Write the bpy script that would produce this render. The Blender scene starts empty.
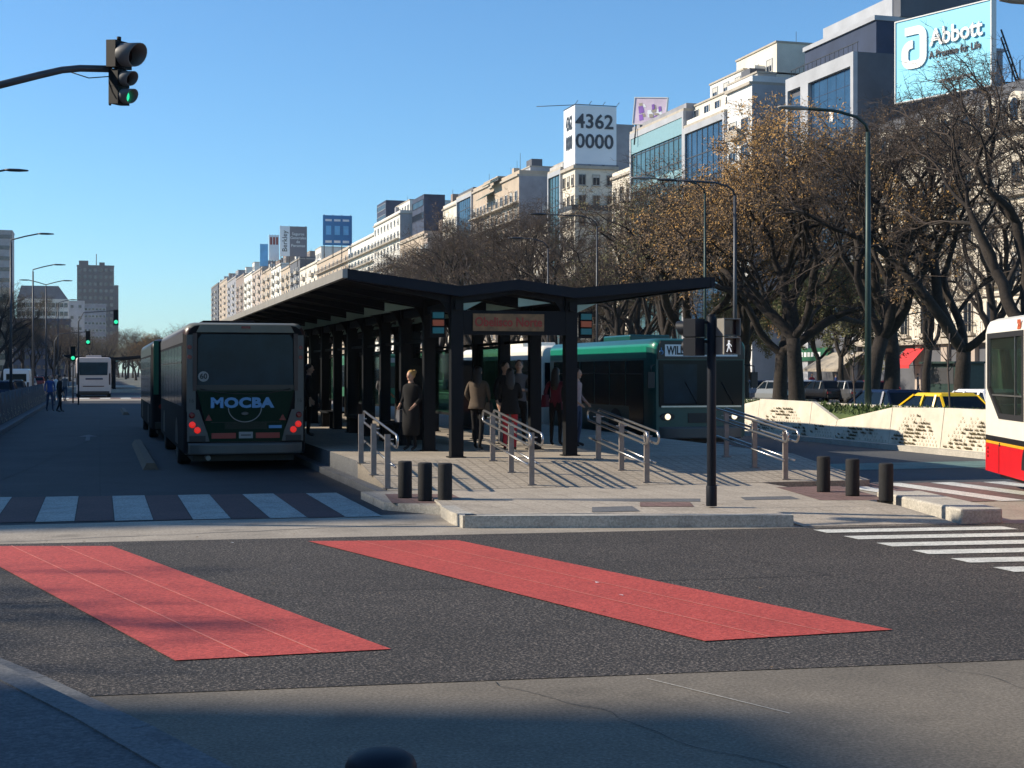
import bpy, bmesh, math, random
from mathutils import Vector, Matrix, Euler
random.seed(7)
C = bpy.data.collections.new('place'); bpy.context.scene.collection.children.link(C)
PI = math.pi
TH = math.atan(412/1450.0); CT, ST = math.cos(TH), math.sin(TH)
CAMH = 2.0; F = 1450.0; HY = 372.0

def W(px, py, z=0.0):
    """real ground point that the photograph shows at this pixel"""
    d = F*(CAMH-z)/(py-HY); x = (px-512)/F*d
    return (x*CT+d*ST, d*CT-x*ST, z)
def YX(px, X):
    return X/math.tan(TH+math.atan((px-512)/F))
def XY(px, Y):
    return Y*math.tan(TH+math.atan((px-512)/F))
def ZZ(py, X, Y):
    return CAMH+(HY-py)*(Y*CT+X*ST)/F

# ------------------------------------------------------------------ materials
def _pr(m): return m.node_tree.nodes['Principled BSDF']
def mat(name, col, rough=.7, metal=0.0, var=.12, scale=3.0, bump=0.0, bscale=40.0, spec=.5, emit=None, estr=0, alpha=None, detail=6):
    m = bpy.data.materials.new(name); m.use_nodes = True
    nt = m.node_tree; p = _pr(m); N = nt.nodes; L = nt.links
    p.inputs['Roughness'].default_value = rough; p.inputs['Metallic'].default_value = metal
    p.inputs['Specular IOR Level'].default_value = spec
    c = (col[0], col[1], col[2], 1)
    p.inputs['Base Color'].default_value = c
    if var > 0 or bump > 0:
        tc = N.new('ShaderNodeTexCoord')
    if var > 0:
        n = N.new('ShaderNodeTexNoise'); n.inputs['Scale'].default_value = scale; n.inputs['Detail'].default_value = detail
        n.inputs['Roughness'].default_value = .65
        L.new(tc.outputs['Object'], n.inputs['Vector'])
        r = N.new('ShaderNodeValToRGB')
        r.color_ramp.elements[0].position = .32; r.color_ramp.elements[1].position = .68
        lo = [max(0, v*(1-var)) for v in col]; hi = [min(1, v*(1+var)) for v in col]
        r.color_ramp.elements[0].color = (*lo, 1); r.color_ramp.elements[1].color = (*hi, 1)
        L.new(n.outputs['Fac'], r.inputs['Fac']); L.new(r.outputs['Color'], p.inputs['Base Color'])
    if bump > 0:
        n2 = N.new('ShaderNodeTexNoise'); n2.inputs['Scale'].default_value = bscale; n2.inputs['Detail'].default_value = 4
        L.new(tc.outputs['Object'], n2.inputs['Vector'])
        b = N.new('ShaderNodeBump'); b.inputs['Strength'].default_value = bump; b.inputs['Distance'].default_value = .02
        L.new(n2.outputs['Fac'], b.inputs['Height']); L.new(b.outputs['Normal'], p.inputs['Normal'])
    if emit:
        p.inputs['Emission Color'].default_value = (*emit, 1); p.inputs['Emission Strength'].default_value = estr
    if alpha is not None: p.inputs['Alpha'].default_value = alpha
    return m

def speckle(name, lo, mid, hi, sc=55, large=.25, lsc=.35, rough=.9, bump=.5, tiles=None, stains=0.0):
    """aggregate surface: fine grains over big worn patches, optional joints"""
    m = bpy.data.materials.new(name); m.use_nodes = True
    nt = m.node_tree; p = _pr(m); N = nt.nodes; L = nt.links
    p.inputs['Roughness'].default_value = rough
    tc = N.new('ShaderNodeTexCoord')
    n = N.new('ShaderNodeTexNoise'); n.inputs['Scale'].default_value = sc; n.inputs['Detail'].default_value = 3; n.inputs['Roughness'].default_value = .8
    L.new(tc.outputs['Object'], n.inputs['Vector'])
    r = N.new('ShaderNodeValToRGB'); e = r.color_ramp.elements
    e[0].position = .36; e[0].color = (*lo, 1); e[1].position = .65; e[1].color = (*hi, 1)
    k = e.new(.52); k.color = (*mid, 1)
    L.new(n.outputs['Fac'], r.inputs['Fac'])
    n2 = N.new('ShaderNodeTexNoise'); n2.inputs['Scale'].default_value = lsc; n2.inputs['Detail'].default_value = 8; n2.inputs['Roughness'].default_value = .7
    L.new(tc.outputs['Object'], n2.inputs['Vector'])
    mr = N.new('ShaderNodeMapRange'); mr.inputs['From Min'].default_value = .3; mr.inputs['From Max'].default_value = .7
    mr.inputs['To Min'].default_value = 1-large; mr.inputs['To Max'].default_value = 1+large
    L.new(n2.outputs['Fac'], mr.inputs['Value'])
    mx = N.new('ShaderNodeMix'); mx.data_type = 'RGBA'; mx.blend_type = 'MULTIPLY'; mx.inputs[0].default_value = 1
    L.new(r.outputs['Color'], mx.inputs[6]); L.new(mr.outputs['Result'], mx.inputs[7])
    out = mx.outputs[2]
    if stains > 0:
        v = N.new('ShaderNodeTexNoise'); v.inputs['Scale'].default_value = 1.7; v.inputs['Detail'].default_value = 3
        L.new(tc.outputs['Object'], v.inputs['Vector'])
        q = N.new('ShaderNodeMapRange'); q.inputs['From Min'].default_value = .6; q.inputs['From Max'].default_value = .72
        q.inputs['To Min'].default_value = 1; q.inputs['To Max'].default_value = 1-stains
        L.new(v.outputs['Fac'], q.inputs['Value'])
        m2 = N.new('ShaderNodeMix'); m2.data_type = 'RGBA'; m2.blend_type = 'MULTIPLY'; m2.inputs[0].default_value = 1
        L.new(out, m2.inputs[6]); L.new(q.outputs['Result'], m2.inputs[7]); out = m2.outputs[2]
    if tiles:
        b = N.new('ShaderNodeTexBrick'); b.offset = 0
        b.inputs['Scale'].default_value = 1; b.inputs['Brick Width'].default_value = tiles[0]; b.inputs['Row Height'].default_value = tiles[1]
        b.inputs['Mortar Size'].default_value = tiles[2]; b.inputs['Color1'].default_value = (1, 1, 1, 1)
        b.inputs['Color2'].default_value = (.86, .86, .86, 1); b.inputs['Mortar'].default_value = (tiles[3],)*3+(1,)
        L.new(tc.outputs['Object'], b.inputs['Vector'])
        m3 = N.new('ShaderNodeMix'); m3.data_type = 'RGBA'; m3.blend_type = 'MULTIPLY'; m3.inputs[0].default_value = 1
        L.new(out, m3.inputs[6]); L.new(b.outputs['Color'], m3.inputs[7]); out = m3.outputs[2]
    L.new(out, p.inputs['Base Color'])
    if bump > 0:
        b = N.new('ShaderNodeBump'); b.inputs['Strength'].default_value = bump; b.inputs['Distance'].default_value = .012
        L.new(n.outputs['Fac'], b.inputs['Height']); L.new(b.outputs['Normal'], p.inputs['Normal'])
    return m

def glass(name, col=(.6, .75, .7), t=.6):
    m = bpy.data.materials.new(name); m.use_nodes = True
    nt = m.node_tree; N = nt.nodes; L = nt.links; p = _pr(m)
    p.inputs['Base Color'].default_value = (col[0]*.15, col[1]*.15, col[2]*.15, 1); p.inputs['Roughness'].default_value = .05
    tr = N.new('ShaderNodeBsdfTransparent'); tr.inputs['Color'].default_value = (*col, 1)
    mx = N.new('ShaderNodeMixShader'); mx.inputs[0].default_value = t
    L.new(p.outputs[0], mx.inputs[1]); L.new(tr.outputs[0], mx.inputs[2])
    L.new(mx.outputs[0], N['Material Output'].inputs['Surface'])
    return m

M = {}
def mk(k, *a, **kw): M[k] = mat(k, *a, **kw)
M['asphalt'] = speckle('asphalt', (.005,.004,.0035), (.026,.0225,.020), (.24,.20,.165), sc=44, large=.30, rough=.88, bump=.9)
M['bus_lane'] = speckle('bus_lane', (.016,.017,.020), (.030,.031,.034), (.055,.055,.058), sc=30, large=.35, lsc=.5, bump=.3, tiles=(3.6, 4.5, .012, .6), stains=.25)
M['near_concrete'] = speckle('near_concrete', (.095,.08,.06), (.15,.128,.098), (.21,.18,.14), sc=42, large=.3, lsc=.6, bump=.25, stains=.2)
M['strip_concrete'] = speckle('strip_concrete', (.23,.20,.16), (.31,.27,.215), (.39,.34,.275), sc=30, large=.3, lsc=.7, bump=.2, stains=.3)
M['carriageway'] = speckle('carriageway', (.03,.033,.038), (.055,.06,.066), (.10,.105,.11), sc=30, large=.3, lsc=.25, bump=.3)
M['paving'] = speckle('paving', (.30,.255,.20), (.40,.345,.275), (.49,.43,.345), sc=25, large=.14, lsc=1.2, bump=.2, tiles=(.4, .4, .012, .72), stains=.15)
M['ramp_paving'] = speckle('ramp_paving', (.29,.245,.19), (.38,.325,.255), (.46,.40,.32), sc=25, large=.14, lsc=1.2, bump=.2, tiles=(.2, .2, .02, .66))
M['kerb'] = speckle('kerb', (.32,.295,.25), (.43,.40,.34), (.54,.50,.43), sc=30, large=.2, lsc=1.5, bump=.2, stains=.3)
M['kerb_dark'] = speckle('kerb_dark', (.08,.083,.088), (.115,.12,.125), (.16,.16,.16), sc=30, large=.2, lsc=1.5, bump=.2, stains=.3)  # kerb stone darkened for shaded edges; covers and gutter use it too
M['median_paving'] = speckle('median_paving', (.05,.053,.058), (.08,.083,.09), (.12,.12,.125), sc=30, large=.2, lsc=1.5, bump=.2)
M['red_tile'] = speckle('red_tile', (.13,.075,.065), (.185,.11,.095), (.24,.155,.135), sc=30, large=.2, lsc=2, bump=.2, tiles=(.2,.2,.02,.7))
M['red_paint'] = speckle('red_paint', (.27,.034,.024), (.45,.060,.042), (.55,.092,.068), sc=34, large=.14, lsc=.8, bump=.5, rough=.75)
def worn(m, under=(.05,.045,.042), lo=.56, hi=.66, sc=7.0, amt=.7):
    nt = m.node_tree; N = nt.nodes; L = nt.links; p = _pr(m); src = p.inputs['Base Color'].links[0].from_socket
    tc = N.new('ShaderNodeTexCoord'); a = N.new('ShaderNodeTexNoise'); a.inputs['Scale'].default_value = sc; a.inputs['Detail'].default_value = 10; a.inputs['Roughness'].default_value = .78
    L.new(tc.outputs['Object'], a.inputs['Vector'])
    q = N.new('ShaderNodeMapRange'); q.inputs['From Min'].default_value = lo; q.inputs['From Max'].default_value = hi; q.inputs['To Max'].default_value = amt
    L.new(a.outputs['Fac'], q.inputs['Value'])
    x = N.new('ShaderNodeMix'); x.data_type = 'RGBA'; L.new(q.outputs['Result'], x.inputs[0]); L.new(src, x.inputs[6]); x.inputs[7].default_value = (*under, 1)
    L.new(x.outputs[2], p.inputs['Base Color'])
worn(M['red_paint'], (.16,.05,.04), .60, .72, 2.2, .55); worn(M['red_paint'], (.06,.045,.04), .60, .66, 24, .8)
worn(M['near_concrete'], (.06,.052,.042), .58, .70, .9, .55); worn(M['asphalt'], (.018,.016,.015), .58, .66, .45, .6)
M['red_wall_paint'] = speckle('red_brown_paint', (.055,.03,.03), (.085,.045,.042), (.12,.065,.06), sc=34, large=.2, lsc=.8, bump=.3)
M['white_paint'] = speckle('white_paint', (.38,.39,.36), (.60,.60,.55), (.76,.75,.69), sc=34, large=.16, lsc=1.5, bump=.4, stains=.2)
M['line_paint'] = mat('line_paint', (.58,.18,.14), .8, var=.2, scale=8)
M['sunlit_teal'] = speckle('sunlit_teal', (.06,.12,.11), (.10,.18,.165), (.14,.22,.2), sc=30, large=.3, lsc=1.5, bump=.2)  # teal tone of sunlit road, put into the colour
M['ground'] = speckle('ground', (.07,.075,.06), (.10,.105,.085), (.13,.13,.105), sc=3, large=.3, lsc=.05, bump=0)
M['grass'] = speckle('grass', (.022,.04,.012), (.045,.075,.022), (.08,.11,.035), sc=18, large=.35, lsc=.4, bump=.8)
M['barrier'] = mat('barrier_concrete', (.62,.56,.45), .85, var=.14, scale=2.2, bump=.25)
M['barrier_shaded'] = mat('barrier_shaded', (.065,.065,.068), .85, var=.25, scale=2.2, bump=.25)  # barrier concrete with the shade over the left wall in its colour
mk('pocket', (.48,.42,.32), .9, var=.3, scale=30)
mk('blind', (.50,.48,.43), .8, var=.05)
mk('pocket_plant', (.13,.105,.05), .8, var=.5, scale=20)
mk('yellow_kerb', (.085,.055,.03), .8, var=.3, scale=8)
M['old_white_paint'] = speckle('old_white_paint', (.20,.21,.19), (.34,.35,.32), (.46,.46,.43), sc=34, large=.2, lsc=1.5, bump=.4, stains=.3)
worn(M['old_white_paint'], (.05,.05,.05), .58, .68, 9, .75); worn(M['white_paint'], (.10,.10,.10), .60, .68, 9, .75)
mk('black_metal', (.005,.006,.008), .6, 0.0, var=.15, scale=8, spec=.2)
mk('black_rubber', (.009,.009,.010), .85, var=.3, scale=14, bump=.2)
mk('dark_blue_metal', (.006,.009,.016), .55, .0, var=.1, spec=.2)
mk('steel', (.45,.44,.43), .28, .9, var=.1, scale=10)
mk('brown_metal', (.23,.205,.185), .5, .0, var=.15, scale=8)
mk('pole_green', (.025,.05,.045), .5, .3, var=.2)
mk('pole_grey', (.06,.065,.075), .5, .4, var=.2)
mk('roof_top', (.008,.009,.012), .7, var=.2, spec=.2)
mk('fascia', (.30,.285,.26), .5, .2, var=.12)
mk('roof_panel', (.25,.36,.31), .35, var=.1)
M['canopy_glass'] = glass('canopy_glass', (.55,.8,.68), .55)
M['cab_glass'] = glass('cab_glass', (.6,.7,.65), .85)
M['screen_glass'] = glass('screen_glass', (.35,.62,.5), .6)
mk('sign_tan', (.20,.11,.045), .6, var=.3, scale=9)
mk('sign_red', (.30,.035,.02), .6, var=0)
mk('teal', (.01,.16,.17), .5, var=0); mk('orange', (.5,.1,.03), .5, var=0)
mk('lens_off', (.03,.008,.01), .2, var=0)
M['green_lit'] = mat('green_lit', (.02,.3,.15), .3, var=0, emit=(.03,.75,.38), estr=.9)
M['red_lit'] = mat('red_lit', (.4,.02,.02), .3, var=0, emit=(1,.03,.02), estr=.38)
M['white_lit'] = mat('white_lit', (.8,.8,.8), .3, var=0, emit=(1,1,1), estr=.38)
M['head_lit'] = mat('headlamp_lit', (.8,.8,.7), .2, var=0, emit=(1,.85,.6), estr=1.0)
mk('hood', (.12,.12,.12), .5, var=.1)
mk('visor', (.28,.28,.27), .55, var=.1)
mk('signal_cream', (.20,.19,.17), .6, var=.1)
# vehicles
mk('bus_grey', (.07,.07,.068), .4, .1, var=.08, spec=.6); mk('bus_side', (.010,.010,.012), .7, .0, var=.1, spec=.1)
mk('bus_green', (.002,.020,.010), .5, var=.1, spec=.12)
mk('reflector_red', (.30,.02,.015), .3, var=0)
mk('bus_red', (.035,.010,.010), .35, var=.1); mk('bus_cream', (.15,.145,.11), .4, var=.08)
mk('teal_bus', (.005,.18,.12), .35, var=.08); mk('teal_dark', (.006,.065,.058), .3, var=.1)
mk('bus_white', (.78,.745,.65), .3, var=.04); mk('bus_bright_red', (.60,.010,.014), .3, var=.05)
mk('bus_yellow', (.75,.38,.02), .35, var=.05); mk('bus_black', (.012,.010,.010), .35, var=0)
mk('bus_pink', (.55,.47,.43), .4, var=.06)
mk('dark_glass', (.005,.009,.014), .14, var=0, spec=.15)
mk('blue_glass', (.010,.028,.045), .12, var=.4, scale=1.2, spec=.15)
mk('tyre', (.012,.012,.012), .85, var=.2); mk('rim', (.25,.25,.25), .35, .8, var=0)
mk('tail_off', (.18,.01,.01), .25, var=0)
mk('letter_blue', (.10,.28,.52), .4, var=0); mk('white', (.78,.78,.76), .5, var=.04); mk('black', (.01,.01,.01), .5, var=0)
mk('interior', (.012,.014,.014), .8, var=.2); mk('seat_green', (.10,.22,.17), .6, var=.1)
mk('car_blue', (.006,.012,.035), .25, .3, var=0); mk('car_yellow', (.80,.50,.01), .3, var=0); mk('car_white', (.7,.7,.7), .3, var=0)
mk('car_grey', (.13,.135,.145), .3, .5, var=0); mk('car_black', (.012,.012,.014), .25, var=0); mk('car_red', (.28,.015,.015), .3, var=0)
mk('car_silver', (.4,.41,.42), .3, .6, var=0)
# people
mk('skin', (.50,.30,.21), .55, var=.06, scale=12); mk('hair_blonde', (.48,.30,.11), .6, var=.3, scale=40); mk('hair_dark', (.022,.014,.010), .5, var=.3, scale=40)
mk('cloth_black', (.004,.004,.005), .95, var=.3, scale=12); mk('cloth_tan', (.09,.066,.048), .9, var=.2, scale=12); mk('cloth_red', (.42,.02,.03), .85, var=.2, scale=12)
mk('cloth_maroon', (.12,.012,.025), .9, var=.2); mk('cloth_pink', (.38,.25,.24), .9, var=.15, scale=12); mk('cloth_jeans', (.03,.045,.085), .9, var=.25, scale=14)
mk('cloth_blue', (.03,.07,.22), .9, var=.2); mk('cloth_grey', (.12,.12,.13), .9, var=.2); mk('cloth_white', (.6,.6,.62), .9, var=.1); mk('shoe', (.02,.016,.014), .6, var=0)
# vegetation
mk('bark', (.026,.020,.016), .95, var=.45, scale=7, bump=1.0, bscale=14); mk('twig', (.080,.060,.048), .95, var=.3, scale=1.2)
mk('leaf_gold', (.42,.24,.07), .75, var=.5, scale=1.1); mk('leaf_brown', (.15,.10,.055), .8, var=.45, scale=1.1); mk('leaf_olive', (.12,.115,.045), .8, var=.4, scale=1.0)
mk('leaf_green', (.06,.095,.02), .75, var=.4, scale=1.2)
# buildings
def facade(k, col, var=.12): M[k] = mat(k, col, .85, var=var, scale=.35, bump=0)
facade('stone_cream', (.70,.63,.51)); facade('stone_tan', (.45,.36,.27)); facade('stone_white', (.70,.67,.60)); facade('render_grey', (.27,.27,.29), .2)
facade('render_dark', (.10,.105,.12), .15); facade('concrete_pale', (.46,.44,.41), .2); facade('brick_brown', (.26,.20,.165), .2); facade('render_white', (.68,.68,.66)); facade('pinkish', (.44,.36,.30))
facade('grey_light', (.38,.39,.41)); facade('tower_blue', (.03,.045,.085), .2); facade('tower_grey', (.05,.058,.072), .2); facade('roof_grey', (.12,.12,.13), .2)
M['win_glass'] = mat('window_glass', (.012,.018,.028), .08, var=0, spec=.7)
M['curtain_blue'] = mat('curtain_blue', (.02,.055,.11), .07, var=.35, scale=.3, spec=.6)
M['curtain_teal'] = mat('curtain_teal', (.05,.11,.13), .10, var=.35, scale=.3, spec=.6)
mk('frame_white', (.6,.6,.58), .5, var=0); mk('frame_dark', (.05,.05,.055), .5, var=0); mk('frame_stone', (.42,.37,.30), .8, var=.15, scale=1)
mk('railing', (.03,.03,.032), .5, var=0); mk('awning_green', (.02,.06,.04), .8, var=.1); mk('awning_red', (.52,.03,.03), .8, var=.1); mk('shop_green', (.01,.11,.05), .6, var=.1)
mk('awning_beige', (.36,.31,.24), .8, var=.15)
mk('bb_cyan', (.20,.62,.80), .5, var=0); mk('bb_white', (.80,.81,.82), .5, var=.04, scale=.3); mk('bb_blue', (.01,.17,.40), .5, var=.1, scale=.3); mk('bb_lightblue', (.12,.45,.75), .5, var=.2, scale=.2)
mk('bb_grey', (.17,.16,.18), .6, var=.05); mk('bb_purple', (.25,.10,.45), .5, var=.3, scale=.5); mk('teal_panel', (.22,.36,.38), .4, var=.1)
mk('bb_pink', (.62,.5,.6), .5, var=.15, scale=.4); mk('numeral', (.035,.042,.055), .5, var=0)
mk('water_tank', (.3,.3,.3), .8, var=.2)

# ------------------------------------------------------------------ mesh collector
class MB:
    def __init__(s): s.v = []; s.f = []; s.m = []; s.s = []
    def add(s, vs, fs, m=0, smooth=False):
        o = len(s.v); s.v += [tuple(v) for v in vs]
        for f in fs: s.f.append([i+o for i in f]); s.m.append(m); s.s.append(smooth)
    def box(s, x0, x1, y0, y1, z0, z1, m=0):
        s.add([(x0,y0,z0),(x1,y0,z0),(x1,y1,z0),(x0,y1,z0),(x0,y0,z1),(x1,y0,z1),(x1,y1,z1),(x0,y1,z1)],
              [(0,3,2,1),(4,5,6,7),(0,1,5,4),(1,2,6,5),(2,3,7,6),(3,0,4,7)], m)
    def hexa(s, b, t, m=0):
        s.add(list(b)+list(t), [(0,3,2,1),(4,5,6,7),(0,1,5,4),(1,2,6,5),(2,3,7,6),(3,0,4,7)], m)
    def beam(s, a, b, w, h, m=0, up=(0,0,1)):
        a = Vector(a); b = Vector(b); d = (b-a).normalized(); u = Vector(up)
        x = d.cross(u).normalized(); u2 = x.cross(d).normalized()
        q = [(-w/2,-h/2),(w/2,-h/2),(w/2,h/2),(-w/2,h/2)]
        s.hexa([a+x*i+u2*j for i,j in q], [b+x*i+u2*j for i,j in q], m)
    def poly(s, pts, m=0): s.add(pts, [tuple(range(len(pts)))], m)
    def prism(s, pts, vec, m=0, mtop=None):
        n = len(pts); v = Vector(vec)
        s.add(pts, [tuple(reversed(range(n)))], m)
        s.add([Vector(p)+v for p in pts], [tuple(range(n))], m if mtop is None else mtop)
        o = len(s.v)-2*n
        for i in range(n):
            s.f.append([o+i, o+(i+1)%n, o+n+(i+1)%n, o+n+i]); s.m.append(m); s.s.append(False)
    def tube(s, pts, r, n=8, m=0, smooth=True, cap=True):
        pts = [Vector(p) for p in pts]
        if not isinstance(r, (list, tuple)): r = [r]*len(pts)
        vs = []; prev = None
        for i, p in enumerate(pts):
            if i == 0: d = pts[1]-p
            elif i == len(pts)-1: d = p-pts[i-1]
            else: d = pts[i+1]-pts[i-1]
            if d.length < 1e-9: d = Vector((0,0,1))
            d.normalize()
            if prev is None:
                a = Vector((0,0,1)) if abs(d.z) < .9 else Vector((1,0,0))
                x = d.cross(a).normalized()
            else:
                x = prev - d*prev.dot(d)
                if x.length < 1e-6: x = d.orthogonal()
                x.normalize()
            prev = x; y = d.cross(x)
            for k in range(n):
                a = 2*PI*k/n; vs.append(p+(x*math.cos(a)+y*math.sin(a))*r[i])
        fs = []
        for i in range(len(pts)-1):
            for k in range(n): fs.append((i*n+k, i*n+(k+1)%n, (i+1)*n+(k+1)%n, (i+1)*n+k))
        s.add(vs, fs, m, smooth)
        if cap:
            o = len(s.v)-len(vs)
            s.f.append([o+k for k in reversed(range(n))]); s.m.append(m); s.s.append(False)
            s.f.append([o+(len(pts)-1)*n+k for k in range(n)]); s.m.append(m); s.s.append(False)
    def cyl(s, c, r, z0, z1, n=16, m=0, r2=None):
        s.tube([(c[0],c[1],z0),(c[0],c[1],z1)], [r, r if r2 is None else r2], n, m)
    def ell(s, c, r, nu=12, nv=8, m=0):
        vs = []; fs = []
        for j in range(nv+1):
            t = PI*j/nv
            for i in range(nu):
                a = 2*PI*i/nu; vs.append((c[0]+r[0]*math.sin(t)*math.cos(a), c[1]+r[1]*math.sin(t)*math.sin(a), c[2]+r[2]*math.cos(t)))
        for j in range(nv):
            for i in range(nu): fs.append((j*nu+i, (j+1)*nu+i, (j+1)*nu+(i+1)%nu, j*nu+(i+1)%nu))
        s.add(vs, fs, m, True)
    def rings(s, rings, m=0, smooth=True, cap=True):
        n = len(rings[0]); vs = [p for r in rings for p in r]; fs = []
        for i in range(len(rings)-1):
            for k in range(n): fs.append((i*n+k, i*n+(k+1)%n, (i+1)*n+(k+1)%n, (i+1)*n+k))
        s.add(vs, fs, m, smooth)
        if cap:
            o = len(s.v)-len(vs)
            s.f.append([o+k for k in reversed(range(n))]); s.m.append(m); s.s.append(False)
            s.f.append([o+(len(rings)-1)*n+k for k in range(n)]); s.m.append(m); s.s.append(False)
    def mesh(s, name, mats, fix=True):
        me = bpy.data.meshes.new(name); me.from_pydata(s.v, [], s.f)
        if not isinstance(mats, (list, tuple)): mats = [mats]
        for x in mats: me.materials.append(M[x] if isinstance(x, str) else x)
        me.polygons.foreach_set('material_index', s.m); me.polygons.foreach_set('use_smooth', s.s)
        if fix:
            bm = bmesh.new(); bm.from_mesh(me); bmesh.ops.recalc_face_normals(bm, faces=bm.faces); bm.to_mesh(me); bm.free()
        me.update(); return me
    def build(s, name, mats, parent=None, loc=(0,0,0), rot=None, bevel=0, fix=True):
        o = bpy.data.objects.new(name, s.mesh(name, mats, fix)); C.objects.link(o); o.location = loc
        if rot: o.rotation_euler = rot
        if parent: o.parent = parent
        if bevel:
            b = o.modifiers.new('Bevel', 'BEVEL'); b.width = bevel; b.segments = 2; b.limit_method = 'ANGLE'
        return o
def inst(src, parent=None, loc=(0,0,0), rot=(0,0,0), scale=None, name=None):
    o = bpy.data.objects.new(name or src.name.split('.')[0], src.data if hasattr(src, 'data') else src); C.objects.link(o)
    o.parent = parent; o.location = loc; o.rotation_euler = rot
    if scale: o.scale = scale
    return o
def instm(me, name, parent, loc=(0,0,0), rot=(0,0,0)):
    o = bpy.data.objects.new(name, me); C.objects.link(o); o.parent = parent; o.location = loc; o.rotation_euler = rot
    return o
def tag(o, label=None, cat=None, group=None, kind=None):
    if label: o['label'] = label
    if cat: o['category'] = cat
    if group: o['group'] = group
    if kind: o['kind'] = kind
    return o
def thing(name, label, cat, loc=(0,0,0), rz=0, group=None):
    o = bpy.data.objects.new(name, None); C.objects.link(o); o.location = loc; o.rotation_euler = (0,0,rz)
    o.empty_display_size = .3
    return tag(o, label, cat, group)
def copy_tree(o, parent=None, kids=None):
    c = o.copy(); C.objects.link(c); c.parent = parent
    for ch in [x for x in C.objects if x.parent == o]: copy_tree(ch, c)
    return c
def dup(o, loc, rz=0, label=None, group=None, scale=None):
    c = copy_tree(o); c.location = loc; c.rotation_euler = (0,0,rz)
    if label: c['label'] = label
    if group: c['group'] = group
    if scale: c.scale = scale
    return c
def text(body, name, size, m, parent, loc, rot, extrude=.01, align='CENTER', bold=0.0, shear=0.0, sx=1.0, spacing=1.0):
    cu = bpy.data.curves.new(name, 'FONT'); cu.body = body; cu.size = size; cu.extrude = extrude; cu.align_x = align; cu.align_y = 'CENTER'
    cu.offset = bold; cu.space_character = spacing; cu.resolution_u = 3
    t = bpy.data.objects.new('tmp', cu); C.objects.link(t)
    dg = bpy.context.evaluated_depsgraph_get(); dg.update()
    me = bpy.data.meshes.new_from_object(t.evaluated_get(dg)); me.name = name
    bpy.data.objects.remove(t); bpy.data.curves.remove(cu)
    me.materials.clear(); me.materials.append(M[m])
    if sx != 1.0:
        for v in me.vertices: v.co.x *= sx
    o = bpy.data.objects.new(name, me); C.objects.link(o); o.parent = parent; o.location = loc; o.rotation_euler = rot
    return o
def sheet(name, pts, m, z, kind='structure', **kw):
    b = MB(); b.poly([(p[0], p[1], z) for p in pts]); o = b.build(name, m); o['kind'] = kind; return o
FX = (PI/2, 0, -PI/2)   # text that faces -X
FY = (PI/2, 0, 0)       # text that faces -Y
# ------------------------------------------------------------------ the ground
sheet('ground', [(-1500,-400),(1600,-400),(1600,3500),(-1500,3500)], 'ground', -.03)
fe = lambda x: 17.7-.095*x      # far edge of the cross street
ne = lambda x: 9.3-.095*x       # near edge
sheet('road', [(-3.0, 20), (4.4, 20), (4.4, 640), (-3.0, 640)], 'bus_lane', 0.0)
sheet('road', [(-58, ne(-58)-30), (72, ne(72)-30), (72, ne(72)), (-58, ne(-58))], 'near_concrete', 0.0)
sheet('road', [(-58, ne(-58)), (72, ne(72)), (72, fe(72)), (-58, fe(-58))], 'asphalt', 0.004)
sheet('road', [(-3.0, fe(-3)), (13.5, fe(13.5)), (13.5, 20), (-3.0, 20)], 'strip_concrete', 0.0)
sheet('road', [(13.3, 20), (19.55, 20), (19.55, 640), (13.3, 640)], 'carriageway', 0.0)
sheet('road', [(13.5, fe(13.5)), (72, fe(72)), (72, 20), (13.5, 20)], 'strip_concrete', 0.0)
sheet('road', [(21.6, 20), (31.0, 20), (31.0, 640), (21.6, 640)], 'carriageway', 0.0)
sheet('road', [(40, 20), (50, 20), (50, 900), (40, 900)], 'carriageway', 0.0)
sheet('road', [(-26, 20), (-4.4, 20), (-4.4, 900), (-26, 900)], 'carriageway', 0.0)
sheet('road', [(-3.0, 640), (13.3, 640), (13.3, 1040), (-3, 1040)], 'carriageway', 0.0)
def slab(name, pts, m, z0, z1, side=None):
    b = MB(); b.prism([(p[0], p[1], z0) for p in pts], (0,0,z1-z0), 0 if side is None else 1, 0)
    o = b.build(name, [m] if side is None else [m, side]); o['kind'] = 'structure'; return o
slab('lawn', [(31.0,22),(40,22),(40,900),(31,900)], 'grass', -.02, .12, 'kerb')
slab('lawn', [(50,24),(60,24),(60,900),(50,900)], 'grass', -.02, .12, 'kerb')
slab('pavement', [(60,24),(75.5,24),(75.5,1000),(60,1000)], 'paving', -.02, .13, 'kerb')
slab('lawn', [(-58,30),(-26,30),(-26,900),(-58,900)], 'grass', -.02, .12, 'kerb')
slab('pavement', [(-62,22.5),(-58,22.5),(-58,900),(-62,900)], 'paving', -.02, .13, 'kerb')
# left median with its kerb
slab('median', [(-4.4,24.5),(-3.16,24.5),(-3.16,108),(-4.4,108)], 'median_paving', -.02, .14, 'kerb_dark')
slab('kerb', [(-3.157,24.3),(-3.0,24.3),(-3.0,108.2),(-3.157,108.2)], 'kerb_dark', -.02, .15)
slab('kerb', [(19.5,26),(19.68,26),(19.68,640),(19.5,640)], 'kerb', -.02, .14)
slab('median', [(19.683,26),(21.6,26),(21.6,640),(19.683,640)], 'median_paving', -.02, .12, 'kerb')
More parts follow.
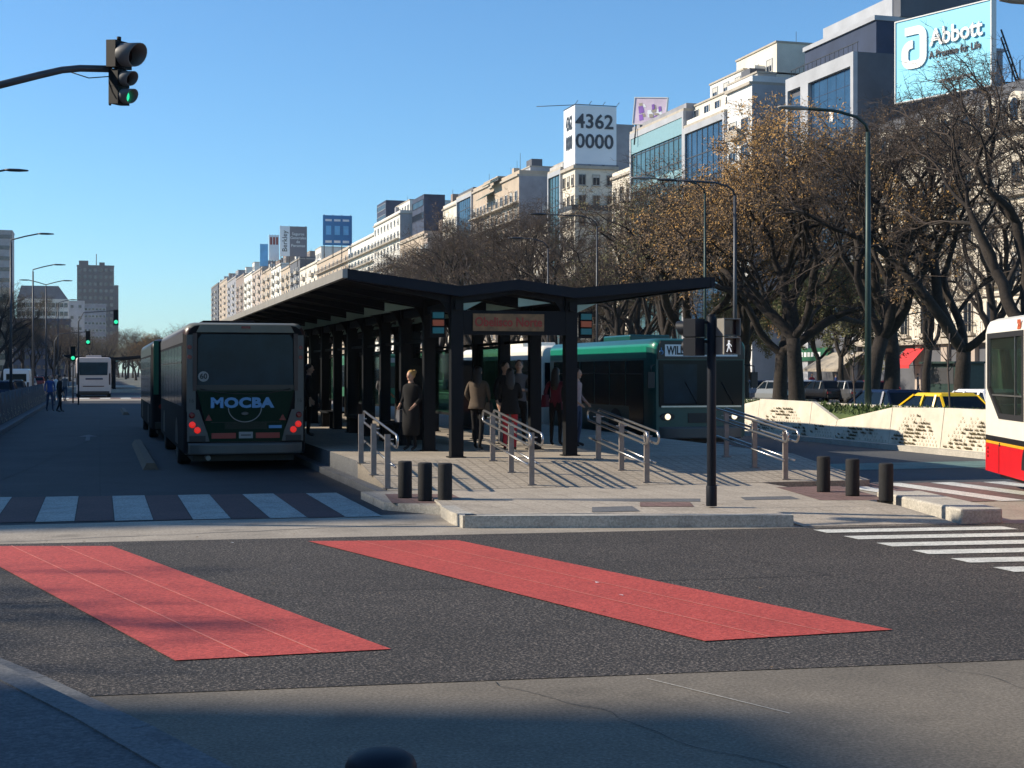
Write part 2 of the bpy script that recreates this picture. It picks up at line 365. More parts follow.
# the pavement corner where the photographer stands
kc = [W(-200,560,.12)[:2], W(-60,640,.12)[:2], W(0,665,.12)[:2], W(100,713,.12)[:2], W(200,768,.12)[:2], (.95,5.9), (1.6,5.35), (2.6,5.1), (6,4.8)]
kin = []
for i, p in enumerate(kc):
    a = Vector(kc[max(0,i-1)]); b2 = Vector(kc[min(len(kc)-1,i+1)]); d = (b2-a).normalized(); n = Vector((d.y,-d.x))
    kin.append((p[0]+n.x*.16, p[1]+n.y*.16))
b = MB()
for i in range(len(kc)-1):
    b.hexa([(*kc[i],-.02),(*kc[i+1],-.02),(*kin[i+1],-.02),(*kin[i],-.02)], [(*kc[i],.13),(*kc[i+1],.13),(*kin[i+1],.13),(*kin[i],.13)])
o = b.build('kerb', 'kerb_dark'); o['kind'] = 'structure'  # shade over this corner kerb is put into its dark colour
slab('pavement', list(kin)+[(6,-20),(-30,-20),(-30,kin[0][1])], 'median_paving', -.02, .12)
b = MB()  # gutter line along that kerb
for i in range(len(kc)-1):
    a = Vector(kc[i]); c = Vector(kc[i+1]); d = (c-a).normalized(); n = Vector((-d.y, d.x))
    b.poly([(*(a+n*.001),.008),(*(c+n*.001),.008),(*(c+n*.30),.008),(*(a+n*.30),.008)])
o = b.build('gutter', 'kerb_dark'); o['kind'] = 'structure'

# painted bands through the crossing
def quad(pxs, z): return [W(px, py, 0)[:2] for px, py in pxs]
def band(name, q):
    sheet(name, q, 'red_paint', .012)
    b = MB()
    for t in (1/3., 2/3.):
        a0 = Vector(q[0]).lerp(Vector(q[1]), t); a1 = Vector(q[3]).lerp(Vector(q[2]), t); d = (a1-a0).normalized(); n = Vector((-d.y,d.x))*.008
        b.poly([(*(a0-n),.016),(*(a0+n),.016),(*(a1+n),.016),(*(a1-n),.016)])
    o = b.build('road_marking', 'line_paint'); o['kind'] = 'structure'
band('road_marking', quad([(-39,547),(112,547),(391,650.5),(175,662)], 0))
band('road_marking', quad([(308,542),(457,541),(893,631),(705,642.5)], 0))
# zebra over the bus lane: white and brown-red
def bars(name, m, xs, w, y0, y1, z=.010, drift=0.0):
    b = MB()
    for x in xs: b.poly([(x-w/2, y0-.115*(x-1), z), (x+w/2, y0-.115*(x-1), z), (x+w/2, y1-.115*(x-1), z), (x-w/2, y1-.115*(x-1), z)])
    o = b.build(name, m); o['kind'] = 'structure'
wl = [-2.62+1.02*i for i in range(7)]
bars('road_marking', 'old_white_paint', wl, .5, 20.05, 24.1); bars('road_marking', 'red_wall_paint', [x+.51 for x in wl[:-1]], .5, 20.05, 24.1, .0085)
wr = [12.6+1.0*i for i in range(8)]
bars('road_marking', 'white_paint', wr, .45, 20.9, 24.6); bars('road_marking', 'red_tile', [x+.5 for x in wr[:-1]], .5, 20.9, 24.6, .0085)
# zebra over the cross street
b = MB()
u = Vector((.9933,-.115))
for i in range(11):
    y0 = 16.55-.735*i; a = Vector((8.65+.02*i, y0)); L = 2.55 if i == 0 else 4.4
    c = a+u*L; k = Vector((.0,-.36))
    b.poly([(*a,.012),(*(a+k),.012),(*(c+k),.012),(*c,.012)])
o = b.build('road_marking', 'white_paint'); o['kind'] = 'structure'
# crossing further up the avenue
b = MB()
for i in range(12): b.poly([(-9+i*1.5,112,.010),(-8.25+i*1.5,112,.010),(-8.25+i*1.5,116,.010),(-9+i*1.5,116,.010)])
o = b.build('road_marking', 'white_paint'); o['kind'] = 'structure'
sheet('road_marking', [(-9,111.6),(12,111.6),(12,116.4),(-9,116.4)], 'red_tile', .006)
sheet('road', [(-26,105),(30,105),(30,126),(-26,126)], 'strip_concrete', .003)
# lane lines
for X, y0, y1 in ((16.4,36,300),(24.7,30,300),(27.9,30,300)):
    b = MB(); y = y0
    while y < y1: b.poly([(X-.06,y,.008),(X+.06,y,.008),(X+.06,y+2,.008),(X-.06,y+2,.008)]); y += 6
    o = b.build('road_marking', 'white_paint'); o['kind'] = 'structure'
# white arrow in the bus lane
a = W(128,431)
b = MB(); ax, ay = -.35, W(128,438)[1]
b.poly([(ax-.06,ay-1.5,.008),(ax+.06,ay-1.5,.008),(ax+.06,ay+1.2,.008),(ax-.06,ay+1.2,.008)])
b.poly([(ax-.28,ay+1.2,.008),(ax+.28,ay+1.2,.008),(ax,ay+2.6,.008)])
o = b.build('road_marking', 'kerb_dark'); o['kind'] = 'structure'
sheet('road_marking', [(13.3,26.5),(19.4,26.5),(19.4,28.4),(13.3,28.4)], 'sunlit_teal', .006)  # sunlit gap between shadows painted on the road, not a marking
# slab joints in the near concrete
b = MB()
for (p, q) in (((647,679),(790,714)),):
    A = Vector(W(*p)[:2]); B = Vector(W(*q)[:2]); d = (B-A).normalized(); n = Vector((-d.y,d.x))*.006
    b.poly([(*(A-n),.005),(*(A+n),.005),(*(B+n),.005),(*(B-n),.005)])
o = b.build('road_joint', 'kerb'); o['kind'] = 'structure'

# ---- station platform: low apron, island, ramp, raised deck
RB, RT, Z0, Z1 = 22.6, 25.5, .12, .42
slab('pavement', [(3.95,20.7),(4.8,19.5),(6.5,18.6),(10.85,18.2),(10.85,RB),(3.95,RB)], 'paving', -.02, .115, 'kerb')
b = MB(); b.hexa([(8.72,16.95,-.02),(10.85,16.75,-.02),(10.85,18.197,-.02),(8.72,18.39,-.02)], [(8.72,16.95,.012),(10.85,16.75,.012),(10.85,18.197,.113),(8.72,18.39,.113)])
o = b.build('dropped_kerb', 'paving'); o['kind'] = 'structure'
sheet('road', [(10.86,20.0),(13.3,20.0),(13.3,RB),(10.86,RB)], 'strip_concrete', .0)
b = MB()
b.hexa([(4.4,RB,-.02),(12.9,RB,-.02),(12.9,RT,-.02),(4.4,RT,-.02)], [(4.4,RB,Z0),(12.9,RB,Z0),(12.9,RT,Z1),(4.4,RT,Z1)])
o = b.build('ramp', 'ramp_paving'); o['kind'] = 'structure'
slab('platform', [(4.4,RT),(12.9,RT),(12.9,78),(4.4,78)], 'paving', -.02, Z1, 'kerb_dark')  # dark sides and edge kerb carry the bus shadow in their colour
slab('kerb', [(4.2,RT-2.9),(4.397,RT-2.9),(4.397,78),(4.2,78)], 'kerb_dark', -.02, Z0+.0)
# nose island with rounded left corner
isl = [W(443,517,.0)[:2], W(452,523)[:2], W(465,528)[:2], W(793,527)[:2]]
ir = (isl[3][0]+.0, isl[3][1]+1.75); il = (isl[0][0]+.15, isl[0][1]+1.3)
slab('island', [isl[0], isl[1], isl[2], isl[3], ir, il], 'paving', -.02, .15, 'kerb')
b = MB(); pts = [isl[0], isl[1], isl[2], isl[3]]
for i in range(3):
    A = Vector(pts[i]); B = Vector(pts[i+1]); d = (B-A).normalized(); n = Vector((d.y,-d.x))*.03; n2 = Vector((-d.y,d.x))*.17
    b.hexa([(*(A+n),-.02),(*(B+n),-.02),(*(B+n2),-.02),(*(A+n2),-.02)], [(*(A+n),.158),(*(B+n),.158),(*(B+n2),.158),(*(A+n2),.158)])
o = b.build('kerb', 'kerb'); o['kind'] = 'structure'
# tactile / red paving around the bollards
def patch(px4, m, z, name='paving_patch'):
    sheet(name, [W(px,py,z)[:2] for px,py in px4], m, z)
patch([(385,494),(452,494),(470,503),(392,503)], 'red_tile', .119)
patch([(776,487),(840,486),(893,500),(820,500)], 'red_tile', .119)
patch([(640,502),(690,502),(694,506.5),(640,506.5)], 'red_tile', .156, 'manhole_cover')
patch([(592,507),(632,506),(640,511),(592,512)], 'kerb_dark', .156, 'manhole_cover')
patch([(470,498.5),(700,498.5),(700,501.5),(470,501.5)], 'kerb_dark', .119, 'dark_strip')  # narrow dark strips across the low paving
patch([(740,497),(790,496),(800,499),(745,500)], 'kerb_dark', .119, 'dark_strip')
# kerb block at the right-hand zebra
b = MB(); b.hexa([(10.88,16.72,-.02),(11.48,16.66,-.02),(12.0,19.5,-.02),(11.3,19.6,-.02)],[(10.88,16.72,.2),(11.48,16.66,.2),(12.0,19.5,.2),(11.3,19.6,.2)])
o = b.build('kerb_block', 'kerb', bevel=.03); tag(o, 'pale concrete kerb block beside the white zebra stripes', 'kerb block')
# yellow lane separators
for k, (px, py, L, lab) in enumerate(((151,470,11.0,'long worn ochre lane separator beside the last bus'), (126,415,9.0,'small worn ochre lane separator farther up the bus lane'))):
    p = W(px, py)
    b = MB(); b.hexa([(-.16,0,0),(.16,0,0),(.16,L,0),(-.16,L,0)], [(-.08,.2,.13),(.08,.2,.13),(.08,L-.1,.13),(-.08,L-.1,.13)])
    o = b.build('lane_separator', 'yellow_kerb', loc=(p[0],p[1],.002)); tag(o, lab, 'lane separator', 'lane separators in the bus lane')

# ------------------------------------------------------------------ planter walls
def planter(name, label, X, side, y0, y1, zt, panels, m, group, plant_density=1.0, back=True):
    """faceted concrete planter wall; side -1: faces -X"""
    t = thing(name, label, 'planter wall', (X, y0, .12), 0, group)
    def P(x, y, z): return (x*side*-1, y-y0, z-.12)
    if back:
        b = MB(); b.hexa([P(.55,y0,.12),P(.9,y0,.12),P(.9,y1,.12),P(.55,y1,.12)], [P(.6,y0,zt-.06),P(.85,y0,zt-.06),P(.85,y1,zt-.06),P(.6,y1,zt-.06)])
        b.build('back_wall', m, t)
        b = MB(); n = int((y1-y0)/1.2)
        for i in range(n):
            ya = y0+(y1-y0)*i/n; yb = y0+(y1-y0)*(i+1)/n
            b.hexa([P(.2,ya,.12),P(.55,ya,.12),P(.55,yb,.12),P(.2,yb,.12)], [P(.25,ya,zt-.35),P(.55,ya,zt-.12),P(.55,yb,zt-.12),P(.25,yb,zt-.35)])
        for i in range(int(110*(y1-y0))):
            y = random.uniform(y0,y1); x = random.uniform(.22,.56); z = zt-.33+(x-.22)*.7
            a = random.uniform(0,6.28); s = random.uniform(.02,.05)
            b.add([P(x-s*math.cos(a),y-s*math.sin(a),z),P(x+s*math.cos(a),y+s*math.sin(a),z),P(x+random.uniform(-.05,.05),y+random.uniform(-.05,.05),z+random.uniform(.06,.14))],[(0,1,2)])
        g = b.build('ground_cover', 'leaf_green', t, fix=False); g['kind'] = 'stuff'
    for (ya, yb, ha, hb) in panels:        # ya < yb along +Y
        b = MB(); d = .012
        b.hexa([P(0,ya+d,.12),P(.32,ya+d,.12),P(.32,yb-d,.12),P(0,yb-d,.12)],
               [P(.13,ya+d,ha),P(.25,ya+d,ha),P(.25,yb-d,hb),P(.13,yb-d,hb)])
        pn = b.build('panel', m, t)
        # honeycomb pockets in a triangular field
        q = MB(); g = MB(); L = yb-ya; step = .15; rows = 9
        for r in range(rows):
            z = .20+r*.088
            k = 0; y = ya+.15+(r%2)*step/2
            while y < yb-.2:
                c = abs((y-ya)/L-.5)*2
                if z < .18+(1-c)*1.15*(min(ha,hb)-.1) and z < (min(ha,hb)-.12) and random.random() < .9*plant_density:
                    x = .13*(z-.12)/(ha-.12)-.004; y_s = y; y += random.uniform(-.025,.025)
                    h = .033; w = .042
                    q.hexa([P(x,y-w,z),P(x-.016,y,z-h),P(x,y+w,z),P(x,y,z+h)],
                           [P(x+.02,y-w,z),P(x+.02,y,z-h),P(x+.02,y+w,z),P(x+.02,y,z+h)])
                    if random.random() < .35+.5*math.sin(y*2.3+z*5):
                        for _ in range(9):
                            a = random.uniform(-.05,.05); s = random.uniform(.015,.04)
                            g.add([P(x-.02,y+a-s,z-.03),P(x-.02,y+a+s,z-.03),P(x-random.uniform(.03,.08),y+a+random.uniform(-.03,.03),z+random.uniform(.0,.06))],[(0,1,2)])
                    y = y_s
                y += step
        if q.v: q.build('planting_pockets', 'pocket', pn)
        if g.v:
            gg = g.build('pocket_plants', 'pocket_plant', pn, fix=False); gg['kind'] = 'stuff'
    return t
def ypx(px, X=19.75): return YX(px, X)
ed = [1130, 1060, 982+20, 941, 834, 757, 712, 680, 655, 635, 618, 604, 592, 582, 573]
ys = [YX(e, 19.75) for e in ed]
pan = []
for i in range(len(ys)-1):
    a, b_ = ys[i], ys[i+1]
    hi, lo = 1.12, .62
    if ed[i] == 941: ha, hb = 1.12, .66       # notch with grass at its far end
    elif ed[i] == 834: ha, hb = .72, 1.14
    else: ha, hb = (1.12, 1.12)
    if i >= 5: ha, hb = ((1.12,.7) if i % 2 else (.7,1.12))
    if ed[i] == 941: # split in two pieces for the slope of its top
        m_ = a+(b_-a)*.45; pan += [(a, m_, 1.12, 1.08), (m_, b_, 1.08, .66)]
    elif ed[i] == 834:
        m_ = a+(b_-a)*.3; pan += [(a, m_, .66, 1.14), (m_, b_, 1.14, 1.16)]
    else: pan.append((a, b_, ha, hb))
planter('planter_wall', 'cream concrete planter wall with honeycomb plant pockets beside the right-hand road', 19.72, -1, ys[0], ys[-1], 1.16, pan, 'barrier', None)
pan2 = []; y = 33.0; i = 0
while y < 104:
    pan2.append((y, y+1.1, .70, 1.25)); pan2.append((y+1.16, y+2.25, 1.25, .70)); y += 2.4
planter('planter_wall', 'grey faceted planter wall in shade along the left edge of the bus lane', -3.35, 1, 33, 105, .85, pan2, 'barrier_shaded', None, .25)

# cracks and tar seams, a manhole, litter
rr_ = random.Random(3)
def crack(p, q, w, m, z, seed, wob=.12, n=26):
    r = random.Random(seed); A = Vector(p); B = Vector(q); d = (B-A).normalized(); nn = Vector((-d.y,d.x)); b = MB(); off = 0; pr_ = None
    for i in range(n+1):
        off += r.uniform(-wob,wob)*.5; c = A.lerp(B, i/n)+nn*off; ww = w*r.uniform(.5,1.4)
        cur = (c+nn*ww, c-nn*ww)
        if pr_: b.poly([(*pr_[0],z),(*pr_[1],z),(*cur[1],z),(*cur[0],z)])
        pr_ = cur
    o = b.build('road_crack', m); o['kind'] = 'structure'
crack((2.4,9.0),(3.4,6.0),.0028,'black_rubber',.0055,2); crack((5.5,8.7),(6.4,6.6),.0025,'black_rubber',.0057,8)
crack((-8,13.6),(14,12.4),.007,'black_rubber',.0062,3,.05); crack((6.2,17.1),(7.4,9.0),.004,'black_rubber',.0064,4,.08); crack((-2.8,17.9),(4.0,18.6),.012,'kerb_dark',.0045,6)
crack((-2.0,26),(1.1,60),.012,'black_rubber',.0045,7,.05,40)
b = MB()
for i in range(60):
    x, y = rr_.uniform(-1,12), rr_.uniform(7,19.5); s_ = rr_.uniform(.008,.03); a = rr_.uniform(0,6.3); z = .165 if (4.4 < x < 8.8 and 17 < y) else .02
    b.add([(x+s_*math.cos(a),y+s_*math.sin(a),z),(x+s_*math.cos(a+2),y+s_*math.sin(a+2),z+.006),(x+s_*math.cos(a+4),y+s_*math.sin(a+4),z)], [(0,1,2)], 0 if rr_.random() < .3 else 1)
o = b.build('litter', ['white','leaf_brown'], fix=False); o['kind'] = 'stuff'; o['label'] = 'scattered scraps and fallen leaves on the crossing'; o['category'] = 'litter'
# ------------------------------------------------------------------ bus shelter
PZ = .42
XA, X1, XM, X2, XB = 4.22, 6.33, 7.43, 8.54, 11.3
ZA, ZV, ZM, ZB = 3.74, 3.46, 3.60, 3.72
def prof(x):
    pts = [(XA,ZA),(X1,ZV),(XM,ZM),(X2,ZV),(XB,ZB)]
    for (a,za),(b_,zb) in zip(pts, pts[1:]):
        if x <= b_: return za+(zb-za)*(x-a)/(b_-a)
    return ZB
def shelter(label, Y0, bays, pitch=2.32, sign=True):
    t = thing('bus_shelter', label, 'bus shelter', (7.4, Y0, PZ))
    L = bays*pitch
    def P(x, y, z): return (x-7.4, y, z-PZ)
    # roof skin: two wings and the low ridge between the column rows
    b = MB(); th = .09
    xs = [XA+.03, X1, XM, X2, XB-.03]
    for a, c in zip(xs, xs[1:]):
        b.hexa([P(a,-.25,prof(a)),P(c,-.25,prof(c)),P(c,L+.25,prof(c)),P(a,L+.25,prof(a))],
               [P(a,-.25,prof(a)+th),P(c,-.25,prof(c)+th),P(c,L+.25,prof(c)+th),P(a,L+.25,prof(a)+th)])
    b.build('roof', 'roof_top', t)
    b = MB()
    b.hexa([P(XA-.06,-.35,ZA-.06),P(XA+.03,-.35,ZA-.06),P(XA+.03,L+.3,ZA-.06),P(XA-.06,L+.3,ZA-.06)],[P(XA-.06,-.35,ZA+.10),P(XA+.03,-.35,ZA+.10),P(XA+.03,L+.3,ZA+.10),P(XA-.06,L+.3,ZA+.10)])
    b.build('gutter_edge', 'fascia', t)
    b = MB()
    b.hexa([P(XB-.03,-.35,ZB-.10),P(XB+.06,-.35,ZB-.10),P(XB+.06,L+.3,ZB-.10),P(XB-.03,L+.3,ZB-.10)],[P(XB-.03,-.35,ZB+.10),P(XB+.06,-.35,ZB+.10),P(XB+.06,L+.3,ZB+.10),P(XB-.03,L+.3,ZB+.10)])
    b.build('gutter_edge', 'dark_blue_metal', t)
    # front fascia beam
    def rafter(y0, y1, dep, name, m):
        b = MB()
        for a, c in zip(xs, xs[1:]):
            da = dep*(.35 if a in (xs[0],) else 1); dc = dep*(.35 if c == xs[-1] else 1)
            if a == XM: da = dep*.7
            if c == XM: dc = dep*.7
            b.hexa([P(a,y0,prof(a)-da),P(c,y0,prof(c)-dc),P(c,y1,prof(c)-dc),P(a,y1,prof(a)-da)],
                   [P(a,y0,prof(a)-.002),P(c,y0,prof(c)-.002),P(c,y1,prof(c)-.002),P(a,y1,prof(a)-.002)])
        return b.build(name, m, t)
    f = MB()
    for a, c in zip(xs, xs[1:]):
        f.hexa([P(a,-.34,prof(a)-.08),P(c,-.34,prof(c)-.08),P(c,-.252,prof(c)-.08),P(a,-.252,prof(a)-.08)],
               [P(a,-.34,prof(a)+.11),P(c,-.34,prof(c)+.11),P(c,-.252,prof(c)+.11),P(a,-.252,prof(a)+.11)])
    f.build('front_fascia', 'dark_blue_metal', t)
    colm = None
    for i in range(bays+1):
        y = i*pitch
        rafter(y-.04, y+.04, .20, 'rafter', 'dark_blue_metal')
        for X, s in ((X1,-1),(X2,1)):
            if colm is None:
                b = MB()
                b.box(-.115,.115,-.10,.10,.0,3.0)
                b.box(-.16,.16,-.14,.14,0,.02)
                # flared head carrying the wing
                for sg in (-1,1):
                    for k in range(5):
                        z0, z1 = 2.45+k*.11, 2.56+k*.11; w0 = .115+.02*k*k*.6; w1 = .115+.02*(k+1)**2*.6
                        b.hexa([(sg*.1,-.03,z0),(sg*w0,-.03,z0),(sg*w0,.03,z0),(sg*.1,.03,z0)],[(sg*.1,-.03,z1),(sg*w1,-.03,z1),(sg*w1,.03,z1),(sg*.1,.03,z1)])
                colm = b.mesh('column', 'black_metal')
            instm(colm, 'column', t, P(X, y, PZ))
    # pale glazed strips beside each row of columns, set under the skin
    pm = {}
    for i in range(bays):
        y = i*pitch
        for (xa, xb, hh) in ((X1-.90,X1-.30,.19),(X1+.10,X1+.48,.16),(XM+.08,XM+.72,.17),(X2+.12,X2+.5,.15)):
            za = prof(xa)-.205; zb = prof(xb)-.205
            if i == 0 and xa < X1: continue
            b = MB(); b.prism([P(xa,y-.045,za),P(xb,y-.045,zb-.01),P(xa,y-.045,za-hh)], (0,.02,0))
            if i < 12: b.build('gusset', 'roof_panel', t)
    # longitudinal beams over the columns
    for X in (X1, X2):
        b = MB(); b.box(X-.06-7.4, X+.06-7.4, -.2, L+.2, 2.72, 2.88); b.build('long_beam', 'black_metal', t)
    for X in (X1, X2):
        b = MB()
        b.box(X-.02-7.4, X+.02-7.4, pitch, L, 2.18, 2.24)
        b.build('transom', 'black_metal', t)
    # glass screens between the right-hand columns further in, benches
    for i in range(2, bays):
        if i % 4 == 3: continue
        y = i*pitch
        b = MB(); b.box(X2-.012-7.4, X2+.012-7.4, y+.16, y+pitch-.16, .55, 2.1, 0)
        for (a, c, z0, z1) in ((y+.12,y+pitch-.12,.49,.55),(y+.12,y+pitch-.12,2.1,2.16),(y+.12,y+.16,.55,2.1),(y+pitch-.16,y+pitch-.12,.55,2.1)):
            b.box(X2-.03-7.4, X2+.03-7.4, a, c, z0, z1, 1)
        b.build('glass_screen', ['screen_glass','black_metal'], t)
    for i in range(2, bays, 2):
        y = i*pitch
        b = MB(); b.box(X1-.2-7.4+.0, X1+.25-7.4, y+.3, y+pitch-.3, .42, .47)
        b.box(X1-.15-7.4, X1+.2-7.4, y+.45, y+.52, 0, .42); b.box(X1-.15-7.4, X1+.2-7.4, y+pitch-.52, y+pitch-.45, 0, .42)
        b.box(X1+.21-7.4, X1+.25-7.4, y+.3, y+pitch-.3, .6, .9)
        b.build('bench', 'black_metal', t)
    if sign:
        s = MB(); s.box(X1+.12-7.4, X2-.12-7.4, -.10, .08, 2.27, 2.72, 0)
        sb = s.build('sign_box', 'black_metal', t)
        s = MB(); s.box(6.62-7.4, 7.99-7.4, -.13, -.10, 2.34, 2.66, 0); s.build('sign_panel', 'sign_tan', sb)
        text('Obelisco Norte', 'lettering', .235, 'sign_red', sb, (7.3-7.4, -.135, 2.50), FY, .004, bold=.006, sx=.86)
        for X in (X1-.36, X2+.30):
            for k, mm in enumerate(('teal','orange','teal')):
                q = MB(); q.box(X-.09-7.4, X+.12-7.4, -.04, .02, 2.68-.14*k-.11, 2.68-.14*k, 0)
                q.build('line_plate', mm, t)
            q = MB(); q.box(X-.12-7.4, X+.15-7.4, .021, .04, 2.22, 2.72); q.build('plate_frame', 'black_metal', t)
    # waste bin and totem shapes under the roof
    return t
sh = shelter('long dark bus shelter with gull-wing roof and name sign beyond the handrails', 26.05, 20)
sh2 = shelter('second dark bus shelter far up the avenue beyond the white bus', 150, 8, sign=False)
sh2.location = (.1, 150, .3); sh2.scale = (1.12, 1, 1)
slab('platform', [(-2.6,146),(4.0,146),(4.0,190),(-2.6,190)], 'paving', -.02, .3, 'kerb')

# information totems and ticket machines on the platform
def totem(X, Y, label, w=.75, h=1.9):
    t = thing('totem', label, 'totem', (X, Y, PZ), 0, 'dark totems on the platform')
    b = MB(); b.box(-w/2,w/2,-.09,.09,.12,h); b.box(-w/2+.05,w/2-.05,-.05,.05,0,.12); b.build('body', 'black_metal', t, bevel=.015)
    b = MB(); b.box(-w/2+.07,w/2-.07,-.1,-.092,.5,h-.15); b.build('screen', 'dark_glass', t)
totem(7.1, 33.0, 'dark totem standing midway under the shelter roof', .6)
totem(9.6, 38.5, 'dark totem deeper under the shelter near the right-hand columns', .8)

# ------------------------------------------------------------------ handrails on the ramp
def handrail(X, label, sides=(-1,1)):
    t = thing('handrail', label, 'handrail', (X, RB+.15, Z0), 0, 'metal handrails down the ramp')
    L = 2.75; sl = (Z1-Z0)/(RT-RB)
    def zg(y): return sl*(y+.15)
    for k in range(3):
        y = .08+k*(L-.3)/2
        b = MB(); b.hexa([(-.045,y-.02,zg(y)-.01),(.045,y-.02,zg(y)-.01),(.045,y+.02,zg(y)-.01),(-.045,y+.02,zg(y)-.01)],
                         [(-.045,y-.02,zg(y)+.86),(.045,y-.02,zg(y)+.86),(.045,y+.02,zg(y)+.86),(-.045,y+.02,zg(y)+.86)])
        b.box(-.08,.08,y-.05,y+.05,zg(y)-.002,zg(y)+.012)
        b.build('post', 'brown_metal', t)
    for s in sides:
        b = MB(); x = s*.10; pts = []
        up, lo = .88, .68; r = (up-lo)/2
        ya, yb = -.12, L
        pts += [(x, y, zg(y)+up) for y in (yb, (ya+yb)/2, ya)]
        for a in range(1, 8):
            an = PI*a/8; pts.append((x, ya-r*math.sin(an), zg(ya)+(up+lo)/2+r*math.cos(an)))
        pts += [(x, y, zg(y)+lo) for y in (ya, (ya+yb)/2, yb)]
        for a in range(1, 8):
            an = PI*a/8; pts.append((x, yb+r*math.sin(an), zg(yb)+(up+lo)/2-r*math.cos(an)))
        pts.append(pts[0])
        b.tube(pts, .021, 8, 0, True, False); b.build('rail', 'steel', t)
        b = MB(); b.tube([(x,ya+.05,zg(ya)+.36),(x,yb,zg(yb)+.36)], .018, 8); b.build('lower_rail', 'steel', t)
        b = MB()
        for k in range(3):
            y = .08+k*(L-.3)/2
            for hh in (.78, .36): b.tube([(0,y,zg(y)+hh),(x,y,zg(y)+hh)], .011, 6)
        b.build('bracket', 'steel', t)
    return t
for X, lab in ((4.42,'steel handrail at the left edge of the ramp behind the left bollards'), (6.82,'steel handrail in front of the shelter column with the line plates'),
               (8.84,'steel handrail before the green city bus, left of the signal pole'), (11.40,'steel handrail at the right edge of the ramp behind the right bollards')):
    handrail(X, lab, (1,) if X < 5 else (-1,1))

# ------------------------------------------------------------------ bollards
def bollard_mesh(h=.56, r=.105):
    b = MB(); pr = [(r*1.0,0),(r,.03),(r,h-.025),(r*.96,h-.008),(r*.8,h)]
    b.tube([(0,0,z) for _, z in pr], [q for q, _ in pr], 20); return b.mesh('bollard', 'black_rubber')
bm_ = bollard_mesh()
def bollard(px, py, lab, grp='low black bollards on the station apron', z=.115):
    o = bpy.data.objects.new('bollard', bm_); C.objects.link(o); o.location = W(px, py, z)
    tag(o, lab, 'bollard', grp); o.scale[2] = random.uniform(.985, 1.015)
for px, py, lab in ((405,498,'black bollard in front of the left handrail, leftmost of its trio'), (425,501,'black bollard of the left trio, between its two neighbours'), (445,502,'black bollard of the left trio nearest to the kerb island'),
                    (823.5,492,'black bollard of the right trio, nearest to the right handrail'), (852.5,496,'black bollard in the middle of the right trio'), (886,501.5,'black bollard beside the pale concrete kerb block')):
    bollard(px, py, lab)
b = MB(); r = .125
pr = [(r,0),(r,.5),(r*1.02,.505),(r*1.02,.56),(r*.93,.585),(r*.7,.603),(r*.35,.612),(0.01,.615)]
b.tube([(0,0,z) for _, z in pr], [q for q, _ in pr], 28)
o = b.build('bollard', 'dark_blue_metal'); X5 = 5.15
xx = (381-512)/F*X5; o.location = (xx*CT+X5*ST, X5*CT-xx*ST, .045); tag(o, 'dark domed bollard top at the bottom edge of the picture', 'bollard')

# ------------------------------------------------------------------ signals
def visor(b, c, r, L, fwd, m=1, n=18):
    """open tube hood: forward vector fwd"""
    f = Vector(fwd).normalized(); a = Vector((0,0,1)); x = f.cross(a).normalized(); y = x.cross(f)
    vs = []; c = Vector(c)
    for q, rr in ((0,r),(L,r),(L,r*.93),(0,r*.93)):
        for k in range(n):
            an = 2*PI*k/n; l = q*(.62+.38*(math.sin(an)+1)/2) if q else 0
            vs.append(c+f*l+(x*math.cos(an)+y*math.sin(an))*rr)
    fs = []
    for j in range(3):
        for k in range(n): fs.append((j*n+k, j*n+(k+1)%n, (j+1)*n+(k+1)%n, (j+1)*n+k))
    b.add(vs, fs, m, True)
def lens(t, name, c, r, fwd, m):
    b = MB(); f = Vector(fwd).normalized(); c = Vector(c); b.tube([c, c+f*.02, c+f*.035], [r, r*.95, r*.4], 18); return b.build(name, m, t)
d0 = 20.0
xx = (119-512)/F*d0; SX, SY = xx*CT+d0*ST, d0*CT-xx*ST
zz = lambda py, d: CAMH+(HY-py)*d/F
mast = thing('traffic_light', 'three lens traffic light showing green on a curved overhead arm', 'traffic light', (-4.9, SY+.9, .12))
def ML(x, y, z): return (x+4.9, y-SY-.9, z-.12)
b = MB(); b.tube([ML(-4.9,SY+.9,.12),ML(-4.9,SY+.9,3.5),ML(-4.9,SY+.85,5.1),ML(-4.3,SY+.75,5.62),ML(-3.2,SY+.6,5.9)], [.1,.085,.07,.065,.06], 12)
p0 = ML(*[SX-1.55,SY+.25,0]);
def arm(px, d, py):
    x = (px-512)/F*d; return ML(x*CT+d*ST, d*CT-x*ST, zz(py,d))
b2 = MB(); b2.tube([ML(-3.2,SY+.6,5.9), arm(0,19.4,85), arm(40,19.6,75), arm(62,19.75,70), arm(80,19.85,68.3), arm(112,20,69)], [.055,.052,.05,.048,.048,.048], 12)
b.build('pole', 'pole_grey', mast); b2.build('arm', 'pole_grey', mast)
fw = Vector((.66,-.72,-.10)).normalized(); sd = Vector((-fw.y, fw.x, 0)).normalized()   # lenses look to the right of the camera
S0 = Vector(ML(SX, SY, zz(55,d0)))
def sig(zc, r, w, h, name, m, dep=.18):
    zc *= .82; r *= .80; w *= .80; h *= .82
    b = MB(); c = S0+Vector((0,0,zc)); q = []
    for z in (-h/2, h/2): q.append([c+sd*i*w/2+fw*j+Vector((0,0,z)) for i, j in ((-1,-dep/2),(1,-dep/2),(1,dep/2),(-1,dep/2))])
    b.hexa(q[0], q[1], 0)
    visor(b, c+fw*dep/2, r, r*2.1, fw, 1)
    hb = b.build('signal_head', ['black_metal','hood'], mast)
    lens(hb, 'lens', c+fw*(dep/2+.003), r*.9, fw, m)
